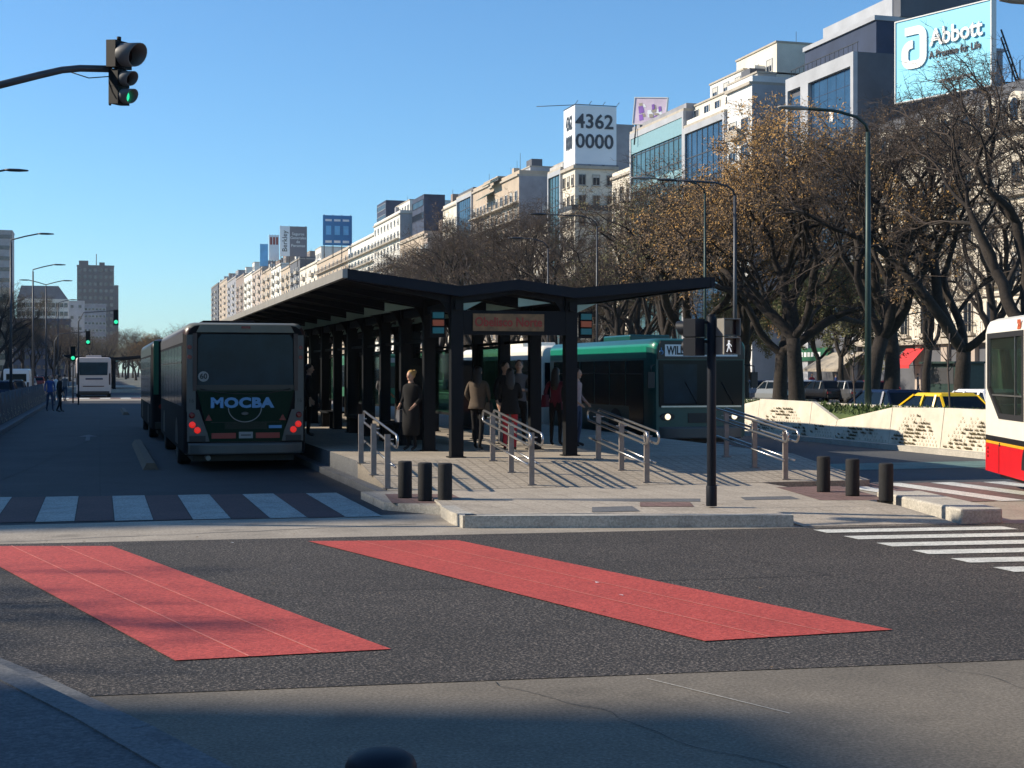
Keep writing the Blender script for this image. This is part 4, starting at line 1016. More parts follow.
# ------------------------------------------------------------------ cars
def car(label, loc, rz, paint, roof=None, L=4.3, Wd=1.7, H=1.45, hatch=False, group='cars on the avenue'):
    t = thing('parked_car' if loc[0] > 40 else 'car', label, 'car', loc, rz, group)
    h = L/2
    # lower body: loft of cross-sections along y (front +y)
    secs = [(-h,.55,.80,.62),(-h+.12,.38,.92,.80),(-h+.5,.26,.95,.84),(-.6,.22,.93,.85),(.7,.22,.92,.85),(h-.9,.24,.86,.84),(h-.25,.30,.74,.80),(h,.45,.62,.66)]
    b = MB(); rg = []
    for y, zb, zt_, hw in secs:
        w = hw*Wd/1.7
        rg.append([(-w*.92,y,zb),(-w,y,zb+.12),(-w,y,(zb+zt_)/2+.05),(-w*.93,y,zt_),(w*.93,y,zt_),(w,y,(zb+zt_)/2+.05),(w,y,zb+.12),(w*.92,y,zb)])
    b.rings(rg, smooth=False); b.build('body', paint, t, bevel=.03)
    ra = (-h+.75 if not hatch else -h+.25)
    # greenhouse glass and roof
    base = [(-.76,ra-.35,.90),(.76,ra-.35,.90),(.76,1.05,.90),(-.76,1.05,.90)]
    top = [(-.60,ra+.12,H-.07),(.60,ra+.12,H-.07),(.60,.30,H-.07),(-.60,.30,H-.07)]
    b = MB(); b.hexa(base, top); b.build('window', 'dark_glass', t)
    b = MB(); b.hexa([(-.63,ra+.08,H-.10),(.63,ra+.08,H-.10),(.63,.36,H-.10),(-.63,.36,H-.10)], [(-.55,ra+.2,H),(.55,ra+.2,H),(.55,.22,H),(-.55,.22,H)]); b.build('roof', roof or paint, t, bevel=.02)
    b = MB()
    for s in (-1,1):
        for (y0, y1) in ((ra-.35, ra+.12),(1.05,.30)):
            b.beam((s*.77,y0,.90),(s*.615,y1,H-.06),.06,.05)
        b.beam((s*.775,-.25,.9),(s*.62,-.25,H-.06),.09,.05); b.beam((s*.775,ra+.3,.9),(s*.62,ra+.35,H-.06),.07,.05)
    b.build('pillars', roof or paint, t)
    for s in (-1,1):
        for y in (-h+.8, h-.85): 
            q = MB(); x = s*(Wd/2-.12); r = .31
            n = 16; q.rings([[(x+qx, y+rr*math.cos(2*PI*k/n), r+rr*math.sin(2*PI*k/n)) for k in range(n)] for rr, qx in ((r*.6,-.09),(r,-.08),(r,.08),(r*.6,.09))]); wo = q.build('wheel', 'tyre', t)
            q = MB(); q.tube([(x+s*.085,y,r),(x+s*.10,y,r)], [r*.6,r*.3], 12); q.build('rim', 'rim', wo)
        q = MB(); q.box(s*.62-.13,s*.62+.13,-h-.01,-h+.06,.62,.76); q.build('tail_lamp', 'tail_off', t)
        q = MB(); q.box(s*.58-.13,s*.58+.13,h-.10,h+.01,.55,.66); q.build('headlight', 'visor', t)
    q = MB(); q.box(-.75,.75,-h-.05,-h+.1,.38,.52); q.build('bumper', 'black', t, bevel=.02)
    return t
def pc(px, X, dy=0): return (X, YX(px, X)+dy, .002)
car('dark blue car partly hidden behind the planter wall', pc(884, 24.0), 0, 'car_blue')
car('black and yellow taxi behind the planter wall', pc(949, 24.2, .6), 0, 'car_black', 'car_yellow', L=4.0, H=1.38)
car('white car just beyond the yellow taxi roof at the right', pc(988, 27.2, .6), 0, 'car_white', H=1.45)
cc = ['car_grey','car_black','car_blue','car_silver','car_white','car_red']
nm = {'car_grey':'grey','car_black':'black','car_blue':'blue','car_silver':'silver','car_white':'white','car_red':'red'}
far = [(756,42,'car_blue','blue parked car between the tree trunks right of the green bus'),(775,42,'car_silver','silver parked car behind the thickest pair of trunks'),(822,45,'car_black','black parked car below the green shop sign'),
       (846,46,'car_grey','grey parked car in front of the beige awning'),(800,47,'car_white','white parked car glimpsed between two trunks'),(872,48,'car_red','red parked car behind the trunk of the bare tree')]
for px, X, p, lab in far: car(lab, pc(px, X), 0, p, hatch=p in ('car_silver','car_red'), group='parked cars beyond the lawn')
left = [(3,95,'car_blue','dark blue car at the left edge behind the planter wall'),(14,106,'car_black','black car in the queue beside the nearest left lamp pole'),(28,150,'car_silver','silver car in the left-hand traffic'),(38,185,'car_red','red car in the left-hand traffic beside the second lamp pole'),
        (20,210,'car_white','white car far back in the left-hand traffic'),(48,230,'car_grey','grey car behind the double armed lamp pole'),(8,260,'car_silver','pale car at the far left in heavy traffic'),(34,300,'car_white','small white car far up the left-hand traffic'),(56,330,'car_red','tiny red car far up the left-hand traffic'),(12,180,'car_red','dark red car left of the nearest lamp pole')]
for px, Y, p, lab in left: car(lab, (XY(px,Y), Y, .002), 0, p, group='cars in the left-hand traffic')
# white van in that traffic
def van(label, loc, col='car_white'):
    t = thing('delivery_van', label, 'van', loc, 0)
    b = MB(); b.rings([[(x, y, z) for x, z in rrect(1.9, .35, hh, .15)] for y, hh in ((-2.5,2.15),(-2.4,2.25),(1.2,2.25),(1.9,1.6),(2.5,1.1))], smooth=False); b.build('body', col, t)
    b = MB(); b.box(-.75,.75,-2.53,-2.5,1.25,1.85); b.build('rear_window', 'dark_glass', t)
    b = MB(); b.box(-.9,.9,-2.58,-2.49,.35,.5); b.build('bumper', 'black', t)
    for s in (-1,1):
        b = MB(); b.box(s*.86-.07,s*.86+.07,-2.54,-2.5,.8,1.2); b.build('tail_lamp', 'bus_red', t)
        for y in (-1.6,1.6):
            q = MB(); x = s*.8; r = .34; n = 16; q.rings([[(x+qx, y+rr*math.cos(2*PI*k/n), r+rr*math.sin(2*PI*k/n)) for k in range(n)] for rr, qx in ((r*.6,-.09),(r,-.08),(r,.08),(r*.6,.09))]); q.build('wheel', 'tyre', t)
van('white van among the left-hand traffic behind the lamp poles', (XY(18,122), 122, .002))
# ------------------------------------------------------------------ people
def skin_mesh(verts, edges, radii, root=0, levels=1):
    me = bpy.data.meshes.new('tmp'); me.from_pydata(verts, edges, []); o = bpy.data.objects.new('tmp', me); C.objects.link(o)
    md = o.modifiers.new('Skin', 'SKIN'); md.use_smooth_shade = True
    for i, r in enumerate(radii):
        sv = me.skin_vertices[0].data[i]; sv.radius = (r[0], r[1]) if isinstance(r, tuple) else (r, r); sv.use_root = (i == root)
    s = o.modifiers.new('Sub', 'SUBSURF'); s.levels = levels; s.render_levels = levels
    dg = bpy.context.evaluated_depsgraph_get(); dg.update()
    out = bpy.data.meshes.new_from_object(o.evaluated_get(dg)); bpy.data.objects.remove(o); return out
def person(label, loc, rz, H=1.7, top='cloth_black', legs='cloth_jeans', hair='hair_dark', hairstyle='short', pose='stand', coat=None, bag=None, group='people waiting on the platform', stride=0.0, seated=False):
    """built facing -Y"""
    t = thing('person', label, 'person', loc, rz, group); k = H/1.7
    V = []; E = []; R = []
    def v(x, y, z, r): V.append((x*k, y*k, z*k)); R.append(tuple(q*k for q in r) if isinstance(r, tuple) else r*k); return len(V)-1
    def ch(*ids):
        for a, b_ in zip(ids, ids[1:]): E.append((a, b_))
    hz = .93
    pel = v(0,0,hz,(.15,.105)); sp = v(0,.005,1.12,(.125,.09)); cs = v(0,.0,1.31,(.155,.105)); nk0 = v(0,.01,1.44,(.075,.065)); nk = v(0,0,1.50,.052); hd_ = v(0,-.01,1.57,.055)
    ch(pel, sp, cs, nk0, nk, hd_)
    for s in (-1,1):
        if seated:
            kn = v(s*.13,-.42,.95,.065); an = v(s*.13,-.45,.52,.045); to = v(s*.14,-.6,.48,.035); hp = v(s*.1,-.06,.93,.088); ch(pel,hp,kn,an,to)
        else:
            st = stride*s
            hp = v(s*.095,-.0,.86,.086); kn = v(s*.10,-.02-st*.16,.50,.058); cf = v(s*.10,.01-st*.2,.33,.052); an = v(s*.10,.03-st*.33+(.05 if st<0 else 0),.09,.036); to = v(s*.115,-.12-st*.33,.04,.034)
            ch(pel,hp,kn,cf,an,to)
        sh_ = v(s*.175,.01,1.405,.055)
        if pose == 'stand' : el = v(s*.235,.045,1.13,.040); wr = v(s*.235,-.05,.90,.027)
        elif pose == 'fold' : el = v(s*.24,.02,1.12,.042); wr = v(s*.06,-.19,1.14,.028)
        elif pose == 'phone': el = v(s*.24,.0,1.13,.04); wr = v(s*.10,-.24,1.22,.027) if s > 0 else v(s*.22,-.05,.9,.027)
        elif pose == 'drive': el = v(s*.25,-.16,1.18,.04); wr = v(s*.16,-.38,1.26,.027)
        else: el = v(s*.25,.05,1.15,.042); wr = v(s*.20,-.14,.98,.027)
        d = (Vector(V[wr])-Vector(V[el])).normalized(); w0 = Vector(V[wr])/k
        palm = v(*(w0+d*.06), (.030,.018)); ch(cs, sh_, el, wr, palm)
        sx = Vector((0,1,0)) if abs(d.y) < .8 else Vector((1,0,0))
        for q, ln in ((-.022,.055),(-.007,.068),(.008,.064),(.022,.05)):
            f0 = v(*(w0+d*.09+sx*q), .0095); f1_ = v(*(w0+d*(.09+ln)+sx*q*1.1+Vector((-s*.012,0,0))), .0075); ch(palm, f0, f1_)
        th = v(*(w0+d*.05-sx*.036), .011); th2 = v(*(w0+d*.085-sx*.05), .008); ch(palm, th, th2)
    me = skin_mesh(V, E, R)
    # head with nose, ears, chin, eyes on the same mesh
    bm = bmesh.new(); bm.from_mesh(me); bpy.data.meshes.remove(me)
    for f in bm.faces:
        z = f.calc_center_median().z/k; c = f.calc_center_median(); ax = abs(c.x)/k
        arm = ax > .15 and z > .8 and (z < 1.36)
        hand = False
        for wv in [V[i] for i in range(len(V)) if R[i] == (.030*k, .018*k)]:
            if (c-Vector(wv)).length < .12*k: hand = True
        f.material_index = 0 if (z > 1.475 or hand) else (1 if (z > .93 or arm) else (3 if z < (.10 if not seated else .53) and not arm else 2))
    hb = MB(); hc = (0,-.015*k,1.62*k)
    hb.ell(hc, (.073*k,.092*k,.108*k), 16, 12, 0)
    hb.ell((0,-.105*k,1.60*k), (.012*k,.02*k,.022*k), 8, 6, 0)
    hb.ell((0,-.045*k,1.545*k), (.045*k,.05*k,.035*k), 10, 8, 0)
    for s in (-1,1):
        hb.ell((s*.074*k,-.005*k,1.61*k), (.01*k,.02*k,.03*k), 8, 6, 0); hb.ell((s*.028*k,-.098*k,1.63*k), (.012*k,.008*k,.007*k), 8, 6, 3)
    hb.ell((0,-.098*k,1.572*k), (.022*k,.008*k,.005*k), 8, 6, 4)
    h = hb.mesh('tmp', ['skin'], True); n0 = len(bm.faces); bm.from_mesh(h)
    bm.faces.ensure_lookup_table()
    for i, mi in enumerate(hb.m): bm.faces[n0+i].material_index = mi
    out = bpy.data.meshes.new('body'); bm.to_mesh(out); bm.free()
    for x in ('skin', top, legs, 'shoe', 'cloth_red'): out.materials.append(M[x])
    for p in out.polygons: p.use_smooth = True
    o = bpy.data.objects.new('body', out); C.objects.link(o); o.parent = t
    b = MB()
    hr = [(.079,.098,.112)]
    vs = MB(); vs.ell((0,.006*k,1.642*k), (.083*k,.094*k,.10*k), 16, 10)
    if hairstyle == 'long':
        b.ell((0,.012*k,1.652*k), (.086*k,.098*k,.094*k), 16, 10); b.rings([[(w*k*math.cos(a)*(1+.08*math.sin(3*a+z*20)), (y0+dd*math.sin(a))*k, z*k) for a in [2*PI*i/14 for i in range(14)]] for w, y0, dd, z in ((.06,.05,.04,1.70),(.090,.055,.055,1.62),(.095,.07,.045,1.52),(.105,.085,.045,1.42),(.085,.10,.04,1.32),(.04,.10,.02,1.24))])
    elif hairstyle == 'bun':
        b.ell((0,.012*k,1.648*k), (.088*k,.098*k,.10*k), 16, 10); b.ell((.0,.115*k,1.70*k), (.052*k,.05*k,.048*k), 12, 8)
    elif hairstyle == 'cap':
        b.ell((0,.0,1.665*k), (.085*k,.10*k,.075*k), 16, 10); b.ell((0,-.11*k,1.655*k), (.06*k,.06*k,.012*k), 10, 6)
    else: b.ell((0,.010*k,1.655*k), (.082*k,.095*k,.088*k), 16, 10)
    # small irregular strands
    b.build('hair' if hairstyle != 'cap' else 'cap', hair, t)
    if coat:
        b = MB(); rg = []
        for z, rx, ry in ((1.455,.07,.07),(1.43,.15,.10),(1.38,.205,.125),(1.25,.195,.135),(1.08,.165,.125),(.92,.195,.145),(.72,.20,.155),(coat[1],.215,.165),(coat[1]-.01,.19,.14)):
            if z >= coat[1]-.02: rg.append([((rx+.006*math.sin(5*a+z*9))*k*math.cos(a), (ry+.008*math.sin(4*a+z*7))*k*math.sin(a), z*k) for a in [2*PI*i/20 for i in range(20)]])
        b.rings(rg); b.build('coat', coat[0], t)
    if bag:
        b = MB()
        sx_ = bag[1]
        b.hexa([((sx_-.06)*k,-.14*k,bag[2]*k),((sx_+.06)*k,-.14*k,bag[2]*k),((sx_+.06)*k,.14*k,bag[2]*k),((sx_-.06)*k,.14*k,bag[2]*k)],
               [((sx_-.04)*k,-.11*k,(bag[2]+.27)*k),((sx_+.04)*k,-.11*k,(bag[2]+.27)*k),((sx_+.04)*k,.11*k,(bag[2]+.27)*k),((sx_-.04)*k,.11*k,(bag[2]+.27)*k)])
        b.tube([(sx_*k,-.08*k,(bag[2]+.26)*k),(sx_*.85*k,-.05*k,(bag[2]+.42)*k),(sx_*.85*k,.05*k,(bag[2]+.42)*k),(sx_*k,.08*k,(bag[2]+.26)*k)], .009*k, 6)
        g = b.build('handbag', bag[0], None, bevel=.0); g.matrix_world = Matrix.Translation(Vector(loc)) @ Matrix.Rotation(rz, 4, 'Z')
        tag(g, bag[3], 'bag')
    return t
def pw(px, py, z=PZ): return W(px, py, z)
person('woman with a blonde bun in a long black coat on the platform', pw(411,451), -.9, 1.58, 'cloth_black', 'cloth_black', 'hair_blonde', 'bun', 'relax', coat=('cloth_black', .35), bag=('cloth_grey', -.27, .62, 'pale bag held by the woman in the long black coat'))
person('person in a tan jacket and dark trousers walking under the shelter', pw(478,450), 2.6, 1.66, 'cloth_tan', 'cloth_black', 'hair_dark', 'long', 'relax', stride=.5, coat=('cloth_tan', .86), bag=('cloth_black', -.24, .72, 'dark shoulder bag beside the person in the tan jacket'))
person('person in a dark coat and bright red trousers beside the second handrail', pw(510,451), 2.9, 1.62, 'cloth_black', 'cloth_red', 'hair_dark', 'long', 'fold', coat=('cloth_black', .78))
person('person in black standing just behind the one in red trousers', pw(505,447), .4, 1.76, 'cloth_black', 'cloth_grey', 'hair_dark', 'short', 'stand')
person('tall person in dark clothes at the back of the group under the name sign', pw(519,446), -.3, 1.8, 'cloth_grey', 'cloth_black', 'hair_dark', 'short', 'fold')
person('person in a maroon top carrying a red bag left of the right front column', pw(556,446), 2.5, 1.64, 'cloth_maroon', 'cloth_black', 'hair_dark', 'long', 'relax', bag=('cloth_maroon', .25, .86, 'maroon bag of the person left of the right front column'))
person('person in a pale pink top and jeans right of the right front column', pw(577,447), .8, 1.62, 'cloth_pink', 'cloth_jeans', 'hair_dark', 'short', 'relax')
person('dark figure standing on the platform beside the right side of the last bus', pw(309,437), 1.4, 1.74, 'cloth_black', 'cloth_black', 'hair_dark', 'short', 'stand')
person('person in grey deep under the shelter between the left columns', pw(383,430), 1.9, 1.7, 'cloth_grey', 'cloth_black', 'hair_dark', 'short', 'relax')
for px, Y, tp, lg, r_, lab in ((50,72,'cloth_blue','cloth_jeans',.3,'person in blue among the left lamp poles'),(60,70,'cloth_black','cloth_black',2.0,'person in black walking near the end of the left planter wall'),(56,84,'cloth_white','cloth_grey',1.2,'person in a white top at the far left crossing'),(65,96,'cloth_grey','cloth_jeans',2.8,'small person in grey left of the white bus')):
    person(lab, (max(XY(px,Y),-4.2) if Y < 100 else XY(px,Y), Y, .14), r_, 1.7, tp, lg, group='people at the left crossing', stride=.4)
for px, X, tp, lg, r_, lab in ((836,52,'cloth_blue','cloth_black',1,'person in blue by the beige awning'),(776,51,'cloth_white','cloth_jeans',2,'person in a white shirt behind the thick trunks'),(812,53,'cloth_red','cloth_black',0,'person in red under the green shop sign'),(918,62,'cloth_grey','cloth_jeans',1,'person in grey below the red awning')):
    person(lab, (X, YX(px,X), .13), r_, 1.72, tp, lg, group='people by the far shops', stride=.4)
# drivers
_fd = Vector((math.sin(hd), math.cos(hd), 0)); _rt = Vector((math.cos(hd), -math.sin(hd), 0))
dp = Vector((14.82,22.05,0)) + _rt*.66 - _fd*1.52
person('driver in a dark jumper at the wheel of the white and red bus', (dp.x, dp.y, .34), PI-hd, 1.72, 'cloth_black', 'cloth_black', 'hair_dark', 'short', 'drive', group=None, seated=True)
# ------------------------------------------------------------------ trees
def grow_tree(seed, H=14.6, leaf=0.0, leafmats=('leaf_gold','leaf_brown'), spread=1.0, fork=3.0, r0=.40, lean=.0, dense=1.0, leafsize=.125):
    rnd = random.Random(seed); T = MB(); K = MB(); LF = MB()
    tips = []
    def rv(s): return Vector((rnd.uniform(-s,s), rnd.uniform(-s,s), rnd.uniform(-s,s)))
    Ls = [fork, 3.3, 2.4, 1.9, 1.35, .95, .6]
    def br(p, d, r, lev):
        L = Ls[lev]*rnd.uniform(.75,1.25)*(H/12.5); ns = (4,5,4,3,3,2,2)[lev]
        pts = [p.copy()]; rr = [r]; re = r*(.80 if lev < 2 else .60)
        dd = d.copy()
        for i in range(ns):
            dd = (dd + rv((.12,.30,.34,.36,.4,.45,.5)[lev]) + Vector((0,0,(.0,.13,.10,.07,.05,.05,.03)[lev]))).normalized()
            p = p + dd*(L/ns); pts.append(p.copy()); rr.append(r+(re-r)*(i+1)/ns)
        n = (11,8,6,5,4,3,3)[lev]
        tgt = T if lev <= 3 else K
        if lev == 0:
            pts[0].z -= .05; rr[0] *= 1.45; rr.insert(1, rr[0]*.75); pts.insert(1, pts[0].lerp(pts[1], .3))
        tgt.tube(pts, rr, n, 0, True, lev == 0)
        if lev >= 4:
            tips.append((pts[-1], lev))
            if lev >= 5:
                for q in pts[1:]: tips.append((q, lev))
        if lev == 6: return
        nc = (rnd.choice((3,4,4)), rnd.choice((3,3,4)), 3, 3, 3, 3)[lev]
        for c in range(nc):
            at = 1.0 if (c < 2 or lev == 0) else rnd.uniform(.35,.85)
            i = at*(len(pts)-1); a = int(min(i, len(pts)-2)); q = pts[a].lerp(pts[a+1], i-a)
            az = 2*PI*(c+rnd.random()*.6)/nc+rnd.random()
            side = Vector((math.cos(az), math.sin(az), 0))
            if lev == 0: nd = (dd*.9+side*rnd.uniform(.55,1.0)*spread).normalized()
            else:
                o_ = dd.orthogonal().normalized(); o2 = dd.cross(o_); s2_ = o_*math.cos(az)+o2*math.sin(az)
                nd = (dd+s2_*rnd.uniform(.5,.95)).normalized()
                if lev <= 2 and nd.z < -.05: nd.z = abs(nd.z)*.5
            rc = rr[-1]*(.84 if c < 2 else .64)
            br(q, nd, max(rc,.011), lev+1)
        return
    br(Vector((0,0,0)), (Vector((lean,0,1))+rv(.06)).normalized(), r0, 0)
    # fine hair twigs
    for q, lev in tips:
        if rnd.random() > .62*dense: continue
        d = rv(1).normalized(); d.z = abs(d.z)*.5; L = rnd.uniform(.35,.85)
        e = q+d*L*.5+rv(.05); f = e+(d+rv(.5)).normalized()*L*.5
        K.tube([q, e, f], [.0085,.0065,.004], 3, 0, True, False)
        f2 = e+(d+rv(.9)).normalized()*L*.45
        K.tube([e, f2], [.0065,.004], 3, 0, True, False)
    if leaf > 0:
        cl = [t_[0] for t_ in tips]; rnd.shuffle(cl); cl = cl[:int(len(cl)*leaf)]
        zc = max(q.z for q in cl)
        for q in cl:
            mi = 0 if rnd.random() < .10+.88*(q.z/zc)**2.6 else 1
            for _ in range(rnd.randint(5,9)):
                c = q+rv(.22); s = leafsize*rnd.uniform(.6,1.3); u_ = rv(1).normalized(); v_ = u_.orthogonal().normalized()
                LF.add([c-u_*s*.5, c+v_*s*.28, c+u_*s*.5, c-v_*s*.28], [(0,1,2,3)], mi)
    tm = T.mesh('trunk', 'bark', False)
    km = K.mesh('branches', 'twig', False)
    lm = LF.mesh('leaves', list(leafmats), False) if leaf > 0 else None
    return tm, km, lm
PROTO = {
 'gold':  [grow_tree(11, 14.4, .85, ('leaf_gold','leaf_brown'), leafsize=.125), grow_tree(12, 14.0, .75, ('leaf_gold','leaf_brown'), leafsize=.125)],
 'bare':  [grow_tree(21, 15.0, .05, ('leaf_brown','leaf_brown'), dense=1.3), grow_tree(22, 14.6, .06, ('leaf_brown','leaf_olive'), dense=1.3), grow_tree(23, 15.4, .04, ('leaf_brown','leaf_brown'), spread=1.15, dense=1.3)],
 'olive': [grow_tree(31, 13.6, .5, ('leaf_olive','leaf_brown'), leafsize=.10), grow_tree(32, 13.8, .6, ('leaf_brown','leaf_olive'), leafsize=.10)],
 'green': [grow_tree(41, 10.5, 1.0, ('leaf_green','leaf_olive'), leafsize=.22, r0=.25)],
}
def tree(kind, i, loc, rz, s, label, group, sz=None):
    tm, km, lm = PROTO[kind][i % len(PROTO[kind])]
    t = thing('tree', label, 'tree', loc, rz, group); t.scale = (s, s, sz or s)
    instm(tm, 'trunk', t)
    c = instm(km, 'crown', t)
    if lm: instm(lm, 'leaves', c)
    return t
G1 = 'big bare-limbed trees along the right-hand lawn'
rowA = [ # px, X, kind, idx, rz, scale, label
 (1052,34,'bare',0,0.2,.95,'bare tree at the right edge behind the white and red bus'),
 (962,36.5,'bare',2,1.1,.97,'bare tree with a thick dark trunk in front of the ornate cream building'),
 (890,37,'bare',1,2.4,1.0,'bare tree left of the red awning'),
 (868,33,'bare',0,3.7,.98,'dark bare tree directly behind the green lamp pole'),
 (797,33,'gold',0,0.7,1.05,'golden brown tree with a straight trunk right of the green bus'),
 (780,35,'gold',1,4.2,1.04,'golden brown tree whose trunk stands close beside a straight one'),
 (742,36,'gold',0,2.6,1.03,'golden tree rising behind the front of the green bus'),
 (700,33.5,'olive',1,1.3,1.0,'brownish tree right above the middle of the green bus'),
 (668,34,'bare',1,5.1,.95,'bare tree above the windscreen end of the green roof band'),
 (640,36,'bare',2,0.3,.95,'bare twisted tree in front of the teal glass building'),
 (612,34,'olive',0,2.2,.88,'olive brown tree below the billboard tower with numerals'),
 (585,36,'olive',1,4.4,.85,'olive brown tree left of the numerals tower'),
 (556,34,'bare',0,1.9,.95,'bare tree in front of the narrow glass facade'),
 (530,35,'bare',1,3.3,1.11,'bare tree in front of the grey party wall'),
 (505,34,'bare',2,5.6,1.07,'bare tree above the shelter name sign'),
 (484,35,'bare',0,0.9,1.13,'bare tree left of the balconied building, over the shelter roof'),
 (464,34,'bare',1,2.0,1.13,'bare purplish tree above the shelter valley'),
 (447,35,'bare',2,4.9,1.13,'bare tree beneath the dark blue tower'),
 (431,34,'bare',0,3.0,1.13,'bare tree right of the white stepped building'),
 (414,36,'bare',1,1.2,1.13,'bare tree in front of the white stepped building'),
 (398,35,'bare',2,0.5,1.13,'bare tree over the middle of the shelter wing'),
 (382,36,'bare',0,2.8,1.13,'bare tree just left of the white stepped building'),
 (366,35,'bare',1,5.4,1.0,'smallest bare tree showing above the shelter wing tip')]
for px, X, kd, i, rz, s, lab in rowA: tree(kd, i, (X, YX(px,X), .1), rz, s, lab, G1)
rowB = [(1010,56,'bare',0,.9,.95,'bare tree close to the ornate facade at the right edge'),(925,57,'bare',1,.4,.8,'slender bare tree close to the red awning'),(842,56,'green',0,.3,1.0,'green leafed tree over the beige awning'),(820,57,'green',0,1.7,.95,'green leafed tree above the green shop sign'),
 (748,57,'green',0,3.1,.9,'dark green tree seen between golden crowns'),(684,57,'olive',1,1.0,1.0,'olive tree in the second row behind the right canopy tip'),(650,57,'bare',2,2.0,1.0,'bare tree in the second row below the purple billboard'),(618,57,'bare',1,3.6,1.0,'bare tree in the second row at the foot of the numerals tower'),
 (590,57,'bare',0,5.0,1.0,'bare tree in the second row behind the olive brown one'),(565,57,'bare',2,.6,1.05,'bare tree in the second row beside the stone corner building'),(540,57,'bare',1,1.6,1.05,'bare tree in the second row before the grey party wall'),(515,57,'bare',0,2.5,1.05,'bare tree in the second row before the green awnings'),
 (492,57,'bare',2,4.5,1.1,'bare tree in the second row under the long balconies'),(470,57,'bare',1,.1,1.1,'bare tree in the second row before the blue glass block'),(450,57,'bare',0,3.9,1.1,'bare tree in the second row right of the dark blue tower')]
for px, X, kd, i, rz, s, lab in rowB: tree(kd, i, (X, YX(px,X), .12), rz, s, lab, 'second row of trees near the facades')
# small staked sapling trees in the planter
for px, X, h, lab in ((854,20.7,3.4,'thin staked sapling in the planter wall left of the blue car'),(949,20.7,4.0,'thin forked sapling in front of the taxi')):
    Y = YX(px,X); t = thing('sapling', lab, 'young tree', (X,Y,.1), 0, 'staked saplings in the planter')
    b = MB(); b.tube([(0,0,0),(.03,0,1.0),(-.02,.02,2.0),(.02,0,h*.72)], [.03,.026,.022,.018], 7); b.build('trunk', 'twig', t)
    b = MB(); rnd = random.Random(px)
    for k in range(9):
        z = h*.45+rnd.random()*h*.25; a = rnd.random()*6.28; r = rnd.uniform(.3,.7)
        b.tube([(0,0,z),(r*.5*math.cos(a),r*.5*math.sin(a),z+r*.5),(r*math.cos(a),r*math.sin(a),z+r*1.3)], [.012,.008,.004], 5)
    b.build('crown', 'twig', t)
# left side trees
Lt = [(2,230,'olive',0,1.25,'yellowish green tree at the left edge behind the lamp poles'),(12,300,'olive',1,1.0,'olive tree low at the far left in front of the white building'),(24,330,'bare',1,1.1,'bare tree at the far left under the mansard building'),(36,280,'bare',0,.9,'dark bare tree at the far left between two lamp poles'),
      (54,300,'bare',2,1.0,'bare tree at the far left behind the double armed lamp'),(70,320,'bare',1,.95,'bare tree at the foot of the tall grey tower'),(88,400,'olive',1,1.1,'brown tree behind the white bus'),(105,430,'bare',0,1.1,'bare tree right of the tall grey tower foot'),
      (-12,200,'olive',1,1.2,'olive tree cut by the left edge')]
for px, Y, kd, i, s, lab in Lt: tree(kd, i, (XY(px,Y), Y, .05), px*.7, s*.82, lab, 'trees along the left-hand avenue')
for k, (px, Y, kd, s) in enumerate(((126,420,'olive',1.15),(136,360,'olive',1.15),(147,330,'gold',1.1),(158,300,'gold',1.1),(168,260,'olive',1.0),(178,250,'bare',1.1),(119,520,'bare',1.2))):
    lab = ['brownish tree beyond the second shelter','olive tree showing left of the last bus roof','golden brown tree by the left shoulder of the last bus','golden brown tree just behind the last bus','olive tree hidden by the last bus roof','bare tree behind the roof of the last bus','far bare tree at the end of the bus lane'][k]
    tree(kd, k, (XY(px,Y), Y, .05), k*1.3, s*.62, lab, 'trees at the end of the bus lane')
# street trees outside the picture whose branches shade the crossing
tree('olive', 0, (-23.5, 21.5, .0), 1.0, .92, 'leafy street tree on the left lawn outside the picture', 'trees beside the left carriageway')
tree('olive', 1, (-24.0, 25.5, .0), 2.0, .90, 'leafy street tree near the left carriageway outside the picture', 'trees beside the left carriageway')
tree('gold', 1, (-27.5, 20.0, .0), 4.0, 1.0, 'brown leafed street tree left of the crossing outside the picture', 'trees beside the left carriageway')

# distant trees that close the avenue, each in its place
_rf = random.Random(5)
for k in range(26):
    px = 60+k*5.2; Y = _rf.uniform(480, 620)
    side = 'left of the tall grey tower' if px < 77 else ('at the foot of the tall grey tower' if px < 118 else 'right of the tall grey tower')
    tree(('olive','bare','gold','olive')[k%4], k, (XY(px,Y), Y, .0), k*1.1, _rf.uniform(.8,1.1), 'tiny tree ending the avenue '+side, 'belt of distant trees closing the avenue')
# ------------------------------------------------------------------ buildings
WM = {}
_wr = random.Random(9)
def winmesh(w, h, fr='frame_white', gl='win_glass', bars=1, sill=True, blind=None):
    """window set against a wall that faces -X; origin at its centre"""
    if blind is None: blind = _wr.choice((0,0,0,.25,.5,.85)) if w < 3 else 0
    k = (round(w,2), round(h,2), fr, gl, bars, sill, blind)
    if k in WM: return WM[k]
    b = MB(); f = .09
    b.box(-.04,.0,-w/2+f,w/2-f,-h/2+f,h/2-f,1)
    b.box(-.14,.0,-w/2,-w/2+f,-h/2,h/2); b.box(-.14,.0,w/2-f,w/2,-h/2,h/2)
    b.box(-.14,.0,-w/2+f,w/2-f,-h/2,-h/2+f); b.box(-.14,.0,-w/2+f,w/2-f,h/2-f,h/2)
    for i in range(bars):
        y = -w/2+w*(i+1)/(bars+1); b.box(-.09,-.041,y-.03,y+.03,-h/2+f+.002,h/2-f-.002)
    if sill: b.box(-.26,.0,-w/2-.1,w/2+.1,-h/2-.14,-h/2-.002)
    if blind: b.box(-.07,-.0405,-w/2+f,w/2-f,h/2-f-(h-2*f)*blind,h/2-f-.003,2)
    WM[k] = b.mesh('window', [fr, gl, 'blind']); return WM[k]
BM = {}
